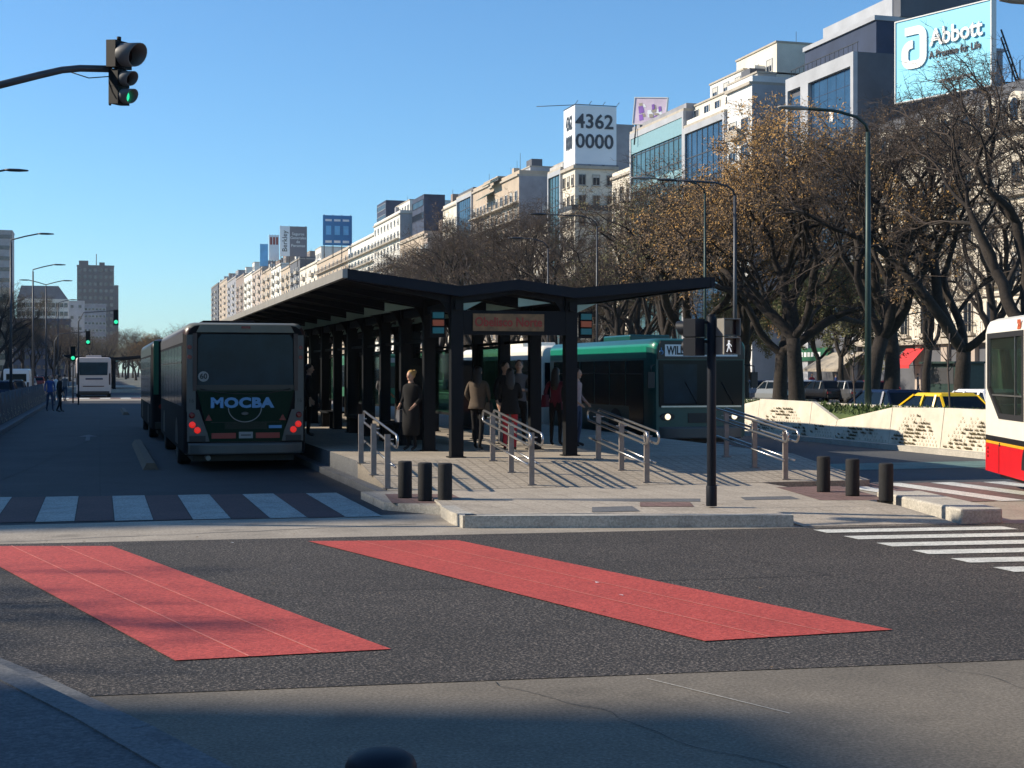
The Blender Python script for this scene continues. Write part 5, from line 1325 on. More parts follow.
def balmesh(w, d=1.1, slabm='frame_stone', solid=False):
    k = (round(w,1), d, slabm, solid)
    if k in BM: return BM[k]
    b = MB(); b.box(-d,0,-w/2,w/2,-.2,0,0)
    if solid: b.box(-d-.02,-d+.08,-w/2,w/2,.0,.95,0); b.box(-d+.08,0,-w/2,-w/2+.08,0,.95,0); b.box(-d+.08,0,w/2-.08,w/2,0,.95,0)
    else:
        b.box(-d,-d+.05,-w/2,w/2,.92,.98,1); n = max(3,int(w/.35))
        for i in range(n+1): y = -w/2+.02+(w-.04)*i/n; b.box(-d+.01,-d+.035,y-.015,y+.015,0,.92,1)
        for s in (-1,1): b.box(-d+.05,0,s*(w/2-.03)-.02,s*(w/2-.03)+.02,.92,.98,1)
    BM[k] = b.mesh('balcony', [slabm, 'railing']); return BM[k]
_ab = MB(); _ab.box(-.5,0,-.42,.42,-.28,.28); ACM = _ab.mesh('air_conditioner', 'visor')
GRP = 'buildings lining the right side of the avenue'
def bld(label, X, Y0, Y1, H, wall, depth=24, fh=3.2, cols=4, win=(1.2,1.7), fr='frame_white', style='win', balc=None, side=None, top=(), cornice='frame_stone', group=GRP, name='building', sidewall=None, ground=4.6, solid=False, cap=.7, maxwin=96, zmin=None, tank=True, flip=False, sidewin=None, bars=1):
    """facade faces -X (or +X when flip) and spans Y0..Y1"""
    L = Y1-Y0; yc = (Y0+Y1)/2
    t = thing(name, label, 'building', (X, yc, 0), PI if flip else 0, group)
    b = MB(); b.box(0, depth, -L/2, L/2, -.2, H)
    w_ = b.build('wall', [wall, sidewall or wall], t)
    if sidewall:
        for p in w_.data.polygons:
            if abs(p.normal.y) > .9: p.material_index = 1
    if cornice:
        b = MB(); b.box(-.35, depth+.1, -L/2-.12 if False else -L/2+.003, L/2-.003, H+.002, H+.35); b.build('cornice', cornice, t)
        b = MB(); b.box(.05,.25,-L/2+.01,L/2-.01,H+.352,H+.35+cap); b.box(.252,depth-.1,-L/2+.01,-L/2+.2,H+.352,H+.35+cap); b.build('parapet', wall, t)
    nf = int((H-ground)/fh); zs = [ground+fh*(i+.5) for i in range(nf)]
    if zmin is not None: zs = [z for z in zs if z > zmin]
    if style == 'win':
        ys_ = [-L/2+L*(i+.5)/cols for i in range(cols)]
        pos = [(y, z) for z in reversed(zs) for y in ys_][:maxwin]
        for y, z in pos:
            instm(winmesh(win[0], win[1], fr, bars=bars), 'window', t, (0, y, z))
            if _wr.random() < .10: instm(ACM, 'air_conditioner', t, (0, y+_wr.uniform(-.3,.3), z-win[1]/2-.55))
    elif style == 'band':
        for z in zs[-12:]:
            instm(winmesh(L-1.0, 1.7, fr, bars=max(2,int(L/1.6)), sill=False), 'window', t, (0,0,z))
    elif style in ('curtain_blue','curtain_teal'):
        b = MB(); b.box(-.10,-.002,-L/2+.5,L/2-.5,ground,H-.8,1)
        n = max(3,int(L/1.8))
        for i in range(n+1): y = -L/2+.5+(L-1)*i/n; b.box(-.17,-.101,y-.04,y+.04,ground,H-.8,0)
        z = ground
        while z < H-.9: b.box(-.16,-.101,-L/2+.5,L/2-.5,z,z+.12,0); z += fh
        b.build('glass_facade', ['frame_dark', style], t)
        b = MB(); b.box(-.4,0,-L/2,-L/2+.5,0,H); b.box(-.4,0,L/2-.5,L/2,0,H); b.box(-.4,0,-L/2+.5,L/2-.5,H-.8,H); b.build('facade_frame', 'grey_light', t)
    if balc:
        bw, every, cnt = balc; me = balmesh(bw if bw else L-.6, solid=solid)
        for z in zs[::every][-12:]:
            for c in range(cnt): instm(me, 'balcony', t, (0, -L/2+L*(c+.5)/cnt, z-fh*.5+.25))
    if sidewin:
        me = winmesh(.9, 1.1, fr, bars=0)
        for (x, z) in sidewin: instm(me, 'window', t, (x, -L/2, z), (0,0,PI/2))
    for (x0, x1, y0, y1, z0, z1, m_) in top:
        b = MB(); b.box(x0, x1, -L/2+y0, -L/2+y1, z0, z1); pq = b.build('penthouse', m_, t)
        b = MB(); b.box(x0-.15,x1+.1,-L/2+y0-.1,-L/2+y1+.1,z1+.002,z1+.22); b.build('roof_slab', cornice or 'grey_light', pq)
        if z1-z0 > 2 and m_ not in ('curtain_blue','curtain_teal','tower_blue'):
            nw = max(1, int((y1-y0)/3.2)); me = winmesh(1.6, min(1.7, z1-z0-1.0), fr)
            for i in range(nw): instm(me, 'window', pq, (x0, -L/2+y0+(y1-y0)*(i+.5)/nw, (z0+z1)/2))
    if tank:
        rnd = random.Random(label)
        for _ in range(7):
            x, y, hh = rnd.uniform(2.5,min(depth-3,15)), rnd.uniform(-L/2+2.2,L/2-2.2), rnd.uniform(1.0,4.6)
            w1, w2 = rnd.uniform(.6,2.2), rnd.uniform(.6,2.0)
            b = MB(); b.box(x-w1,x+w1,y-w2,y+w2,H+.0,H+hh+.35); b.build('roof_room', rnd.choice((wall,'render_grey','render_dark','stone_white','brick_brown')), t)
        for _ in range(2):
            b = MB(); x, y = rnd.uniform(1,10), rnd.uniform(-L/2+1,L/2-1)
            b.tube([(x,y,H),(x,y,H+rnd.uniform(2,5))], [.06,.04], 5); b.build('antenna', 'railing', t)
        b = MB(); x, y = rnd.uniform(3,8), rnd.uniform(-L/2+1,L/2-1)
        b.tube([(x,y,H),(x,y,H+rnd.uniform(4,8))], [.05,.03], 5); b.build('antenna', 'railing', t)
    return t
X0 = 75.0
def yy(px, X=X0): return YX(px, X)
def zt(py, px, X=X0): return ZZ(py, X, YX(px, X))

# B1 ornate cream building with mansard
ya, yb = 98.0, yy(859)
H1 = 22.6
t = thing('building', 'ornate cream building with round dormers under the large cyan billboard', 'building', (X0, (ya+yb)/2, 0), 0, GRP)
L = yb-ya
b = MB(); b.box(0,30,-L/2,L/2,4.6,H1); b.build('wall', 'stone_cream', t)
b = MB(); b.box(.4,30,-L/2+.0,L/2,-.2,4.598); b.build('ground_floor', 'render_dark', t)
b = MB()
for z, d, h in ((4.6,.5,.5),(8.6,.25,.25),(17.0,.55,.4),(H1,.8,.5)): b.box(-d,-.002,-L/2,L/2,z,z+h)
b.build('cornice', 'frame_stone', t)
b = MB(); b.hexa([(.0,-L/2,H1+.502),(14,-L/2,H1+.502),(14,L/2,H1+.502),(.0,L/2,H1+.502)], [(1.8,-L/2,25.0),(14,-L/2,26.0),(14,L/2,26.0),(1.8,L/2,26.0)]); b.build('mansard_roof', 'roof_grey', t)
b = MB(); b.box(1.9,14,-L/2+.2,L/2-.2,26.002,27.4); b.build('attic', 'render_dark', t)
n = 10
dm = MB(); dm.box(-.25,1.6,-.9,.9,-.496,1.4,0)
dm.tube([(-.25,0,1.4),(1.6,0,1.4)], [.9,.9], 16, 0); dm.box(-.30,-.252,-.5,.5,-.2,1.2,1); dm.tube([(-.30,0,1.25),(-.252,0,1.25)], [.5,.5], 14, 1)
dme = dm.mesh('dormer', ['stone_cream','win_glass'])
tw = winmesh(1.35, 2.7, 'frame_stone', bars=1); tb = balmesh(2.1, .5)
for i in range(n):
    y = -L/2+L*(i+.5)/n
    instm(dme, 'dormer', t, (0,y,H1+1.0))
    for z in (6.9,11.0,14.8,19.0):
        instm(winmesh(1.35, 2.7 if z < 18 else 1.9, 'frame_stone', bars=1), 'window', t, (0,y,z))
        if z < 15: instm(tb, 'balcony', t, (0,y,z-1.45))
b = MB()
for i in range(n+1):
    y = -L/2+L*i/n; y = min(max(y,-L/2+.3),L/2-.3); b.box(-.22,-.003,y-.3,y+.3,8.852,16.99)
b.build('pilasters', 'stone_cream', t)
b = MB()
for i in range(8):
    y = -L/2+L*(i+.5)/8; b.box(-.0,.398,y-.5,y+.5,-.1,4.55)
b.build('shop_piers', 'pinkish', t)
bb_root = t
def awning(px, X, z0, z1, w, m, lab, out=1.6):
    Y = YX(px, X); a = thing('awning', lab, 'awning', (X, Y, 0)); b = MB()
    b.prism([(-out,-w/2,z0),(0,-w/2,z1),(.0,-w/2,z1+.06),(-out,-w/2,z0+.05)], (0,w,0)); b.box(-out-.01,-out+.02,-w/2,w/2,z0-.25,z0); b.build('canopy', m, a)
    b = MB()
    for s in (-1,1): b.tube([(0,s*w*.45,z0),(-out+.05,s*w*.45,z0+.02)], .025, 5)
    b.build('frame', 'railing', a)
# stair tower and steel mast at the right end of that roof
xm, ym = XY(1001,124), 124.0
b = MB(); b.box(xm-X0-2.2,xm-X0+.2,ym-(ya+yb)/2,ym-(ya+yb)/2+2,26,ZZ(52,xm,ym)); b.box(xm-X0-2.6,xm-X0+.4,ym-(ya+yb)/2-.2,ym-(ya+yb)/2+2.2,ZZ(52,xm,ym)+.002,ZZ(49,xm,ym)); b.build('roof_room', 'render_grey', t)
b = MB(); x1_, x2_ = XY(1001,118), XY(1020,118); yl = 118-(ya+yb)/2
for dz in (0,.8):
    b.tube([(x1_-X0,yl,ZZ(38,x1_,118)+dz),(x2_-X0,yl,ZZ(92,x2_,118)+dz)],.09,5)
for k in range(8):
    f_ = k/8; g_ = (k+1)/8; zA, zB = ZZ(38,x1_,118), ZZ(92,x2_,118)
    b.tube([(x1_-X0+(x2_-x1_)*f_,yl,zA+(zB-zA)*f_),(x1_-X0+(x2_-x1_)*g_,yl,zA+(zB-zA)*g_+.8)],.05,4)
b.tube([(x1_-X0,yl,ZZ(82,x1_,118)),(x2_-X0+3,yl,ZZ(83,x1_,118))],.07,5)
for x_ in (x1_-X0+1.2,x2_-X0): b.tube([(x_,yl,26),(x_,yl,ZZ(60,x2_,118))],.06,5)
b.build('steel_mast', 'railing', t)
awning(915, 74.9, 2.6, 4.2, 3.2, 'awning_red', 'bright red awning over a shop front of the ornate cream building')
awning(846, 74.9, 2.3, 4.0, 7.5, 'awning_beige', 'wide beige awning beside the green shop sign', 3.0)
t = thing('shop_sign', 'green shop sign with pale lettering between the tree trunks', 'shop sign', (74.6, YX(812,74.6), 3.2)); b = MB(); b.box(-.25,.2,-4,4,0,1.4); b.build('board', 'shop_green', t)
b = MB(); 
for k in range(6): b.box(-.27,-.252,-2.4+k*.8,-1.85+k*.8,.45,.95)
b.build('lettering', 'white', t)
t = thing('kiosk', 'green metal news kiosk behind the taxi', 'kiosk', (61.5, YX(955,61.5), .13)); b = MB(); b.box(-1.2,1.2,-2,2,0,2.5); b.build('body', 'pole_green', t, bevel=.05)
b = MB(); b.box(-1.6,1.6,-2.4,2.4,2.5,2.65); b.build('roof', 'pole_green', t)
b = MB(); b.box(-1.23,-1.2,-1.7,1.7,1.0,2.2); b.build('shutter', 'frame_dark', t)

# cyan billboard on its roof, turned towards the crossing
def board(label, P0, P1, z0, z1, face, thick=.6, legs=None, cat='billboard'):
    """P0 far end, P1 near end; panel between z0 and z1"""
    c = Vector(((P0[0]+P1[0])/2, (P0[1]+P1[1])/2, 0)); d = Vector((P0[0]-P1[0], P0[1]-P1[1], 0)); L = d.length
    a = math.atan2(d.y, d.x)-PI/2      # local +y runs towards the far end; face looks to local -x
    t = thing('billboard', label, cat, (c.x, c.y, z0), a, None); h = z1-z0
    b = MB(); b.box(0,thick,-L/2,L/2,0,h); b.build('panel', face, t)
    b = MB(); e = .12
    b.box(-.1,thick+.05,-L/2-e,-L/2-.002,-e,h+e); b.box(-.1,thick+.05,L/2+.002,L/2+e,-e,h+e); b.box(-.1,thick+.05,-L/2,L/2,h+.002,h+e); b.box(-.1,thick+.05,-L/2,L/2,-e,-.002)
    b.build('frame', 'frame_white', t)
    if legs:
        b = MB()
        for i in range(5):
            y = -L/2+.4+(L-.8)*i/4; b.tube([(thick*.6,y,-legs),(thick*.6,y,0)], .12, 6); b.tube([(thick+3,y,-legs),(thick+.1,y,h*.5)], .08, 6)
        b.build('legs', 'frame_dark', t)
    return t, L, h
P1 = (79.5, YX(991,79.5))
ang = math.radians(20); best = None
for i in range(100, 3000):
    s_ = i*.01; x, y = P1[0]-s_*math.sin(ang), P1[1]+s_*math.cos(ang)
    px = 512+F*(x*CT-y*ST)/(y*CT+x*ST)
    if px <= 896: best = (x, y); break
P0 = best
zb = ZZ(85, *P1); ztp = ZZ(0, *P1)
t, L, h = board('huge cyan billboard with a white emblem and serif name on the ornate cream building', P0, P1, zb, ztp, 'bb_cyan', .6, legs=zb-27.4)
def bx_(b, y0, y1, z0, z1, m=0): b.box(-.32,-.02,-y1,-y0,z0,z1,m)
# emblem: rounded square letter form seen from the front (right = near end = local -y)
def rr_tube(pts, w):
    b = MB()
    for (a0,c0),(a1,c1) in zip(pts, pts[1:]): b.beam((-.16,-a0,c0),(-.16,-a1,c1), w, .3, 0, up=(1,0,0))
    for (a0,c0) in pts[1:-1]: b.tube([(-.01,-a0,c0),(-.31,-a0,c0)], w/2, 14)
    return b
u0 = -L/2; 
def EU(f): return u0+L*f       # fraction from the far (left) edge
eh = h*.42; ew = L*.20; ex = EU(.11); ez = h*.43
def ribbon(pts, w, d0, d1):
    b = MB(); P_ = [Vector(p) for p in pts]; q = []
    for i, p in enumerate(P_):
        a = (P_[min(i+1,len(P_)-1)]-P_[max(i-1,0)]).normalized(); n = Vector((-a.y,a.x))*w/2; q.append((p+n, p-n))
    for (a,c),(e,f) in zip(q, q[1:]): b.hexa([(-d0,-a.x,a.y),(-d0,-c.x,c.y),(-d0,-f.x,f.y),(-d0,-e.x,e.y)], [(-d1,-a.x,a.y),(-d1,-c.x,c.y),(-d1,-f.x,f.y),(-d1,-e.x,e.y)])
    return b
def arc(cx, cz, r, a0, a1): return [(cx+r*math.cos(math.radians(a0+(a1-a0)*k/6)), cz+r*math.sin(math.radians(a0+(a1-a0)*k/6))) for k in range(7)]
R_ = h*.09; zm = ez+eh*.60
ribbon([(ex,ez+eh)]+arc(ex+ew-R_,ez+eh-R_,R_,90,0)+arc(ex+ew-R_,ez+R_,R_,0,-90)+arc(ex+R_,ez+R_,R_,270,180)+arc(ex+R_,zm-R_,R_,180,90)+[(ex+ew-h*.16,zm)], h*.10, .02, .16).build('emblem', 'white', t)
text('Abbott', 'lettering', h*.29, 'white', t, (-.14, -EU(.655), h*.70), FX, .06, bold=.05, sx=.90)
text('A Promise for Life', 'lettering', h*.125, 'numeral', t, (-.06, -EU(.635), h*.50), FX, .04, bold=.012, sx=.80)
text('www.abbott.com', 'lettering', h*.075, 'visor', t, (-.06, -EU(.65), h*.17), FX, .04, bold=.01)

# B2 dark modern block
yn, yf = yy(857.5), yy(789.5); H2 = zt(51.5, 857.5)
t = bld('dark blue glass office block with pale grey frames beside the cyan billboard', X0, yn, yf, H2, 'render_dark', depth=16, style='none', cornice=None, tank=False, top=())
L = yf-yn
b = MB(); b.box(-.10,-.003,-L/2+.6,L/2-5.4,8,H2-1.4,1); b.box(-.10,-.003,L/2-3.6,L/2-.5,8,H2-2.2,1)
for i in range(1,5): y = -L/2+.6+(L-6)*i/5; b.box(-.12,-.101,y-.02,y+.02,8,H2-1.4,0)
z = 8
while z < H2-2: b.box(-.12,-.101,-L/2+.6,L/2-5.4,z,z+.05,0); b.box(-.12,-.101,L/2-3.6,L/2-.5,z,z+.05,0); z += 3.4
b.build('glass_facade', ['tower_blue','curtain_blue'], t)
b = MB(); b.box(-.5,0,-L/2,-L/2+.6,0,H2); b.box(-.5,0,L/2-5.4,L/2-3.6,0,H2-1.4); b.box(-.5,0,L/2-.5,L/2,0,H2); b.box(-.5,0,-L/2+.6,L/2-.5,H2-1.398,H2); b.build('facade_frame', 'grey_light', t)
b = MB(); 
for i in range(16): y = -L/2+.2+(L-.4)*i/15; b.box(.1,.15,y-.02,y+.02,H2,H2+1.0)
b.box(.08,.17,-L/2+.1,L/2-.1,H2+1.0,H2+1.08); b.build('roof_railing', 'railing', t)
b = MB(); b.box(-.53,-.501,-L/2+3.2,-L/2+3.9,H2-10.4,H2-9.2); b.build('notice', 'white', t) if False else None
def topbox(parent_t, yc, x, ya_, yb_, z0, z1, m, name='penthouse', depth=14):
    b = MB(); b.box(x-X0, x-X0+depth, ya_-yc, yb_-yc, z0, z1); return b.build(name, m, parent_t)
yc = (yn+yf)/2; Xp = 78.4; y0_ = 136.0; z1_ = ZZ(20, Xp, y0_)
p = topbox(t, yc, Xp, y0_, YX(805,Xp), H2, z1_, 'tower_blue')
b = MB(); b.box(Xp-X0-.25, Xp-X0+14.1, y0_-yc-.1, YX(805,Xp)-yc+.1, z1_+.002, z1_+.5); b.build('roof_slab', 'grey_light', p)
Xq = 81.0; yq = 137.2; zq = ZZ(-4, Xq, yq)
topbox(t, yc, Xq, yq, YX(823,Xq), z1_+.503, zq, 'grey_light', 'plant_room', XY(985,yq)-Xq)
topbox(t, yc, Xq+.1, yq-1.5, yq-.003, z1_+.503, zq+1.0, 'render_dark', 'plant_room', XY(985,yq)-Xq)

# notice in a window
b = MB(); yw = YX(831,X0-.2)-yc; zw = ZZ(117,X0,YX(831,X0)); b.box(-.2,-.125,yw-.35,yw+.35,zw-.6,zw+.6); b.build('notice', 'white', t)

# B3
yn3, yf3 = yy(752), yy(727); H3 = zt(84, 752)
t = bld('white apartment building with awning balconies and a pale party wall', X0, yn3, yf3, H3, 'render_white', depth=20, cols=2, win=(2.2,1.9), balc=(3.4,2,1), sidewall='grey_light', zmin=12, solid=True,
    top=((1.0,12,.6,9,H3+.36,H3+1.5,'concrete_pale'),(3.5,18,-2.5+3,12,H3+.4,zt(28,775),'stone_cream')), sidewin=[(6,H3-5)])
# B4
yf4 = yy(686); H4 = zt(112, 727)
t = bld('blue glass building with white frame and cream stepped penthouses', X0, yn3+ (yf3-yn3)+.02, yf4, H4, 'stone_white', style='curtain_blue', tank=False,
    top=((1.2,14,.3,14,H4+.36,zt(88,727),'stone_cream'),(3.0,14,1.5,12,zt(88,727)+.3,zt(66,727),'stone_white')))
# B5
yn5 = yf4+.02; yf5 = yy(632); H5 = zt(112, 683)
t = bld('teal glass office building below the purple billboard', X0, yn5, yf5, H5, 'render_grey', style='curtain_teal', tank=False, top=((4,18,1.0,16,H5+.36,zt(96,690),'curtain_teal'),))
b = MB(); L5 = yf5-yn5; b.box(-.3,-.2,-L5/2+.5,L5/2-.5,H5-3.0,H5-.82); b.box(-.3,-.2,-L5/2+.5,L5/2-.5,H5-8.6,H5-7.6); b.build('spandrel', 'teal_panel', t)
b = MB(); b.box(-.3,-.2,-L5/2+.5,L5/2-.5,H5-13.6,H5-12.6); b.box(-.3,-.2,-L5/2+.5,L5/2-.5,H5-18.6,H5-17.6); b.build('spandrel', 'render_grey', t)
# purple-white billboard on it
Pn = (76.0, YX(655,76)); Pf = (76.0-2, YX(633,74)); t, L, h = board('purple and white picture billboard on the roof of the teal glass building', Pf, (Pn[0]+1.5,Pn[1]), ZZ(122,*Pn)+.0, ZZ(96,*Pn), 'bb_pink', .3, legs=3)
rp_ = random.Random(4); t.rotation_euler[0] = .10
b = MB()
for k_ in range(16):
    y_, z_ = rp_.uniform(-L/2+.8,L/2-.8), rp_.uniform(.7,h-.7); ww_, hh_ = rp_.uniform(.3,1.1), rp_.uniform(.3,1.3)
    b.prism([(-.01-.003*k_,y_-ww_/2,z_-hh_*.3),(-.01-.003*k_,y_+ww_*.3,z_-hh_/2),(-.01-.003*k_,y_+ww_/2,z_+hh_*.4),(-.01-.003*k_,y_-ww_*.2,z_+hh_/2)], (-.002,0,0), k_%3)
b.build('picture', ['bb_purple','bb_white','awning_beige'], t)
# B6 + cream low neighbour
yn6 = yf5+.02; yf6 = yy(612)
H6 = zt(170, 640)
bld('cream building with stone balconies between the numerals tower and the teal glass office', X0, yn6, yf6, H6, 'stone_cream', cols=3, win=(1.2,2.2), balc=(2.4,2,2), fr='frame_stone', zmin=8)
# B7 corner building with numerals box
Y7 = yf6+22; # side street gap shows its camera-facing front
xl, xr_ = 563, 617
Y7 = YX(575, X0); X7r = XY(617, Y7); yf7 = YX(562.5, X0)
H7 = ZZ(166, X0, Y7)
t = thing('building', 'tan stone corner building carrying the white box with large numerals', 'building', (X0, Y7, 0), 0, GRP)
Wd = X7r-X0; Lg = yf7-Y7
b = MB(); b.box(0,Wd,0,Lg,-.2,H7); b.build('wall', 'stone_cream', t)
b = MB(); b.box(-.8,Wd+.02,-.8,Lg,H7-7.8,H7-7.3); b.box(-.4,Wd+.2,-.4,Lg,H7-.4,H7+.1); b.build('cornice', 'frame_stone', t)
for z in [H7-2.2-3.4*i for i in range(9)]:
    for i in range(3): instm(winmesh(1.2,1.8,'frame_stone'), 'window', t, (0, Lg*(i+.5)/3, z))
    for i in range(3): instm(winmesh(1.3,1.8,'frame_stone'), 'window', t, (Wd*(i+.5)/3, 0, z), (0,0,PI/2))
b = MB(); b.box(-.75,Wd,-.78,-.72,H7-7.298,H7-6.4); b.box(-.78,-.72,-.7,Lg,H7-7.298,H7-6.4); b.build('balcony', 'railing', t)
zb_, zt_ = ZZ(163.5,X0,Y7), ZZ(105,X0,Y7)
t = thing('billboard', 'white box billboard reading black numerals on the tan stone corner building', 'billboard', (X0, Y7, zb_), 0)
b = MB(); hh = zt_-zb_; Wb_ = X7r-X0-.1
b.box(0,Wb_,0,Lg*.9,0,hh); b.build('panel', 'bb_white', t)
text('4362\n0000', 'lettering', hh*.34, 'numeral', t, (Wb_*.47,-.06,hh*.55), FY, .03, bold=.06, sx=1.02)
text('4362\n0000', 'lettering', hh*.34, 'numeral', t, (-.06,Lg*.45,hh*.55), FX, .03, bold=.05, sx=min(1.0,Lg*.62/(hh*.34*2.5)))
b = MB()
for x in (.02,Wb_*.33,Wb_*.66,Wb_-.02): b.tube([(x,-.02,hh+.1),(x,-1.4,hh+.5)], .05, 5); b.tube([(x,-.02,-.1),(x,-1.0,-.3)], .05, 5)
b.tube([(0,0,hh+.12),(Wb_,0,hh+.12)], .08, 5); b.tube([(0,0,hh+.12),(0,Lg*.9,hh+.12)], .08, 5); b.tube([(-6,2,hh-.2),(0,0.5,hh+.1)], .06, 5)
b.build('frame', 'railing', t)
b = MB(); b.box(0,Wb_,0,Lg*.9,-(zb_-H7),-.002); b.build('base', 'render_grey', t)
# grey tower behind right of it
xg0 = X7r+.05; 
bld('plain grey block rising just right of the white numerals box', xg0, Y7+1, Y7+22, ZZ(124, xg0, Y7+1), 'render_grey', depth=XY(634,Y7+1)-xg0, style='none', tank=False, cornice=None)
# B8 teal narrow
yf8 = yy(549.5)
bld('narrow teal glass facade left of the tan stone corner building', X0, yf7+.02, yf8, zt(170,560), 'concrete_pale', style='curtain_teal', tank=False, depth=20)
# B9
H9 = zt(176, 518)
bld('balconied apartment building with green awnings and a long grey party wall', X0, yy(519), yy(490), H9, 'stone_tan', depth=26, cols=6, win=(1.5,1.8), balc=(None,1,1), sidewall='render_grey', fr='frame_white',
    top=((2.5,14,1,14,H9+.36,zt(163,524),'grey_light'),(9,24,0.5,20,H9+.36,zt(152,535),'render_grey')), sidewin=[(5,H9-6),(12,H9-9),(18,H9-5),(8,H9-13)])
yfa = yy(518.9); 
bld('low cream infill building beside the narrow teal glass facade', X0, yf8+.02, yy(519)-.02, zt(230,545), 'stone_cream', cols=4)
Yaw = YX(497,X0)
for k_, (py_, lab) in enumerate(((186,'upper dark green balcony awning on the apartment building'),(197,'lower dark green balcony awning on the apartment building'))):
    a = thing('awning', lab, 'awning', (X0-1.0, Yaw+k_*5, ZZ(py_,X0,Yaw))); b = MB(); b.prism([(-1.2,-3,0),(.95,-3,1.3),(.95,-3,1.4),(-1.2,-3,.1)],(0,6,0)); b.build('canopy', 'awning_green', a)
    b = MB(); b.box(.9,1.02,-3,3,1.25,1.42); b.build('frame', 'railing', a)
H10 = zt(186, 490)
bld('cream building with dark attic left of the green awnings', X0, yy(490)+.02, yy(473), H10, 'stone_tan', cols=5, balc=(None,1,1), sidewall='render_grey', top=((2,16,1,12,H10+.36,zt(176,490),'render_dark'),))
bld('blue glass block in the middle of the row', X0, yy(473)+.02, yy(458), zt(192,473), 'render_dark', style='curtain_blue', tank=False, sidewall='grey_light', top=((3,16,2,14,zt(192,473)+.36,zt(184,473),'brick_brown'),))
bld('cream facade just right of the dark blue tower', X0, yy(458)+.02, yy(443), zt(204,458), 'stone_cream', cols=5, balc=(2.5,1,2))
# dark blue twin tower
_yt = YX(424,X0+3)
bld('slim dark blue tower over the row of facades', X0+3, _yt, _yt+14, ZZ(194,X0+3,_yt), 'tower_blue', depth=XY(445,_yt)-X0-3, style='band', fr='tower_blue', tank=False, cornice=None, zmin=40)
bld('dark blue grey box tower behind the white stepped building', X0+6, YX(386,X0+6), YX(377,X0+6), ZZ(200,X0+6,YX(386,X0+6)), 'tower_blue', depth=XY(422,YX(386,X0+6))-X0-6, sidewall='tower_blue', style='band', fr='grey_light', tank=False, cornice=None, zmin=40)
Hc = zt(214, 400)
bld('beige low building between the dark blue tower and the white stepped one', X0, yy(443)+16, yy(424), zt(236,430), 'pinkish', cols=6, balc=(2.2,1,3))
bld('white stepped building with a blank pale party wall', X0, yy(400), yy(374), Hc, 'stone_white', depth=26, cols=8, win=(1.6,1.5), sidewall='grey_light', top=((3,16,2,20,Hc+.36,Hc+4,'stone_white'),), balc=(None,2,1))
bld('dull cream building just before the white stepped one', X0, yy(424)+.02, yy(400)-.02, zt(240,412), 'stone_tan', cols=6)
bld('white banded building right of the blue picture billboard', X0, yy(374)+.02, yy(348), zt(236,374), 'stone_white', cols=8, win=(2.6,1.4), balc=(None,1,1), sidewall='grey_light')
H16 = zt(251, 345)
bld('pale building carrying the blue picture billboard', X0, yy(348)+.02, yy(317), H16, 'stone_tan', cols=8, balc=(None,1,1), sidewall='grey_light')
def roofboard(label, pxa, pxb, ytop, ybot, face, X=X0, Yd=0, legs=4, marks=None):
    Yb = YX(pxb, X)+Yd; Xa, Xb = XY(pxa, Yb), XY(pxb, Yb); d = math.hypot(0,0)
    t = thing('billboard', label, 'billboard', (Xa, Yb, ZZ(ybot,Xa,Yb)), 0, 'rooftop billboards far up the avenue'); h = ZZ(ytop,Xa,Yb)-ZZ(ybot,Xa,Yb); w = Xb-Xa
    b = MB(); b.box(0,w,0,.6,0,h); b.build('panel', face, t)
    b = MB()
    for i in range(4): x = .4+(w-.8)*i/3; b.tube([(x,.3,-legs),(x,.3,h+.2)], .15, 6)
    b.build('frame', 'frame_dark', t)
    return t, w, h, Yb
t, w, h, Yb = roofboard('blue picture billboard on a roof right of the grey lettered one', 323, 352, 215, 245, 'bb_blue', Yd=4)
b = MB()
for i in range(3): b.box(w*(.1+.3*i),w*(.28+.3*i),-.06,-.002,h*.35,h*.65)
b.build('picture', 'bb_lightblue', t)
b = MB()
for i in range(3): b.box(w*(.08+.3*i),w*(.30+.3*i),-.06,-.002,h*.80,h*.87); b.box(w*(.08+.3*i),w*(.30+.3*i),-.06,-.002,h*.08,h*.16)
b.build('lettering', 'white', t)
t, w, h, Yb = roofboard('grey billboard with pale text beside a white vertical name panel', 280, 307, 226, 256, 'bb_grey', Yd=6)
b = MB(); b.box(0,w*.36,-.1,-.002,0,h); b.build('name_panel', 'bb_white', t)
text('Berkley', 'lettering', w*.26, 'black', t, (w*.18,-.12,h*.5), (PI/2,-PI/2,0), .02, bold=.02)
text('Seguros\nGenerales\nde\nPersonas', 'lettering', h*.13, 'white', t, (w*.67,-.06,h*.55), FY, .02, bold=.01)
t, w, h, Yb = roofboard('white billboard with red letters left of the vertical name panel', 269, 279, 235, 260, 'bb_white', Yd=8)
b = MB()
for i in range(3): b.box(w*(.1+.3*i),w*(.32+.3*i),-.06,-.002,h*.62,h*.92)
b.build('lettering', 'sign_red', t)
t, w, h, Yb = roofboard('bright blue billboard, leftmost of the rooftop ones', 260, 268, 244, 266, 'bb_lightblue', Yd=8)
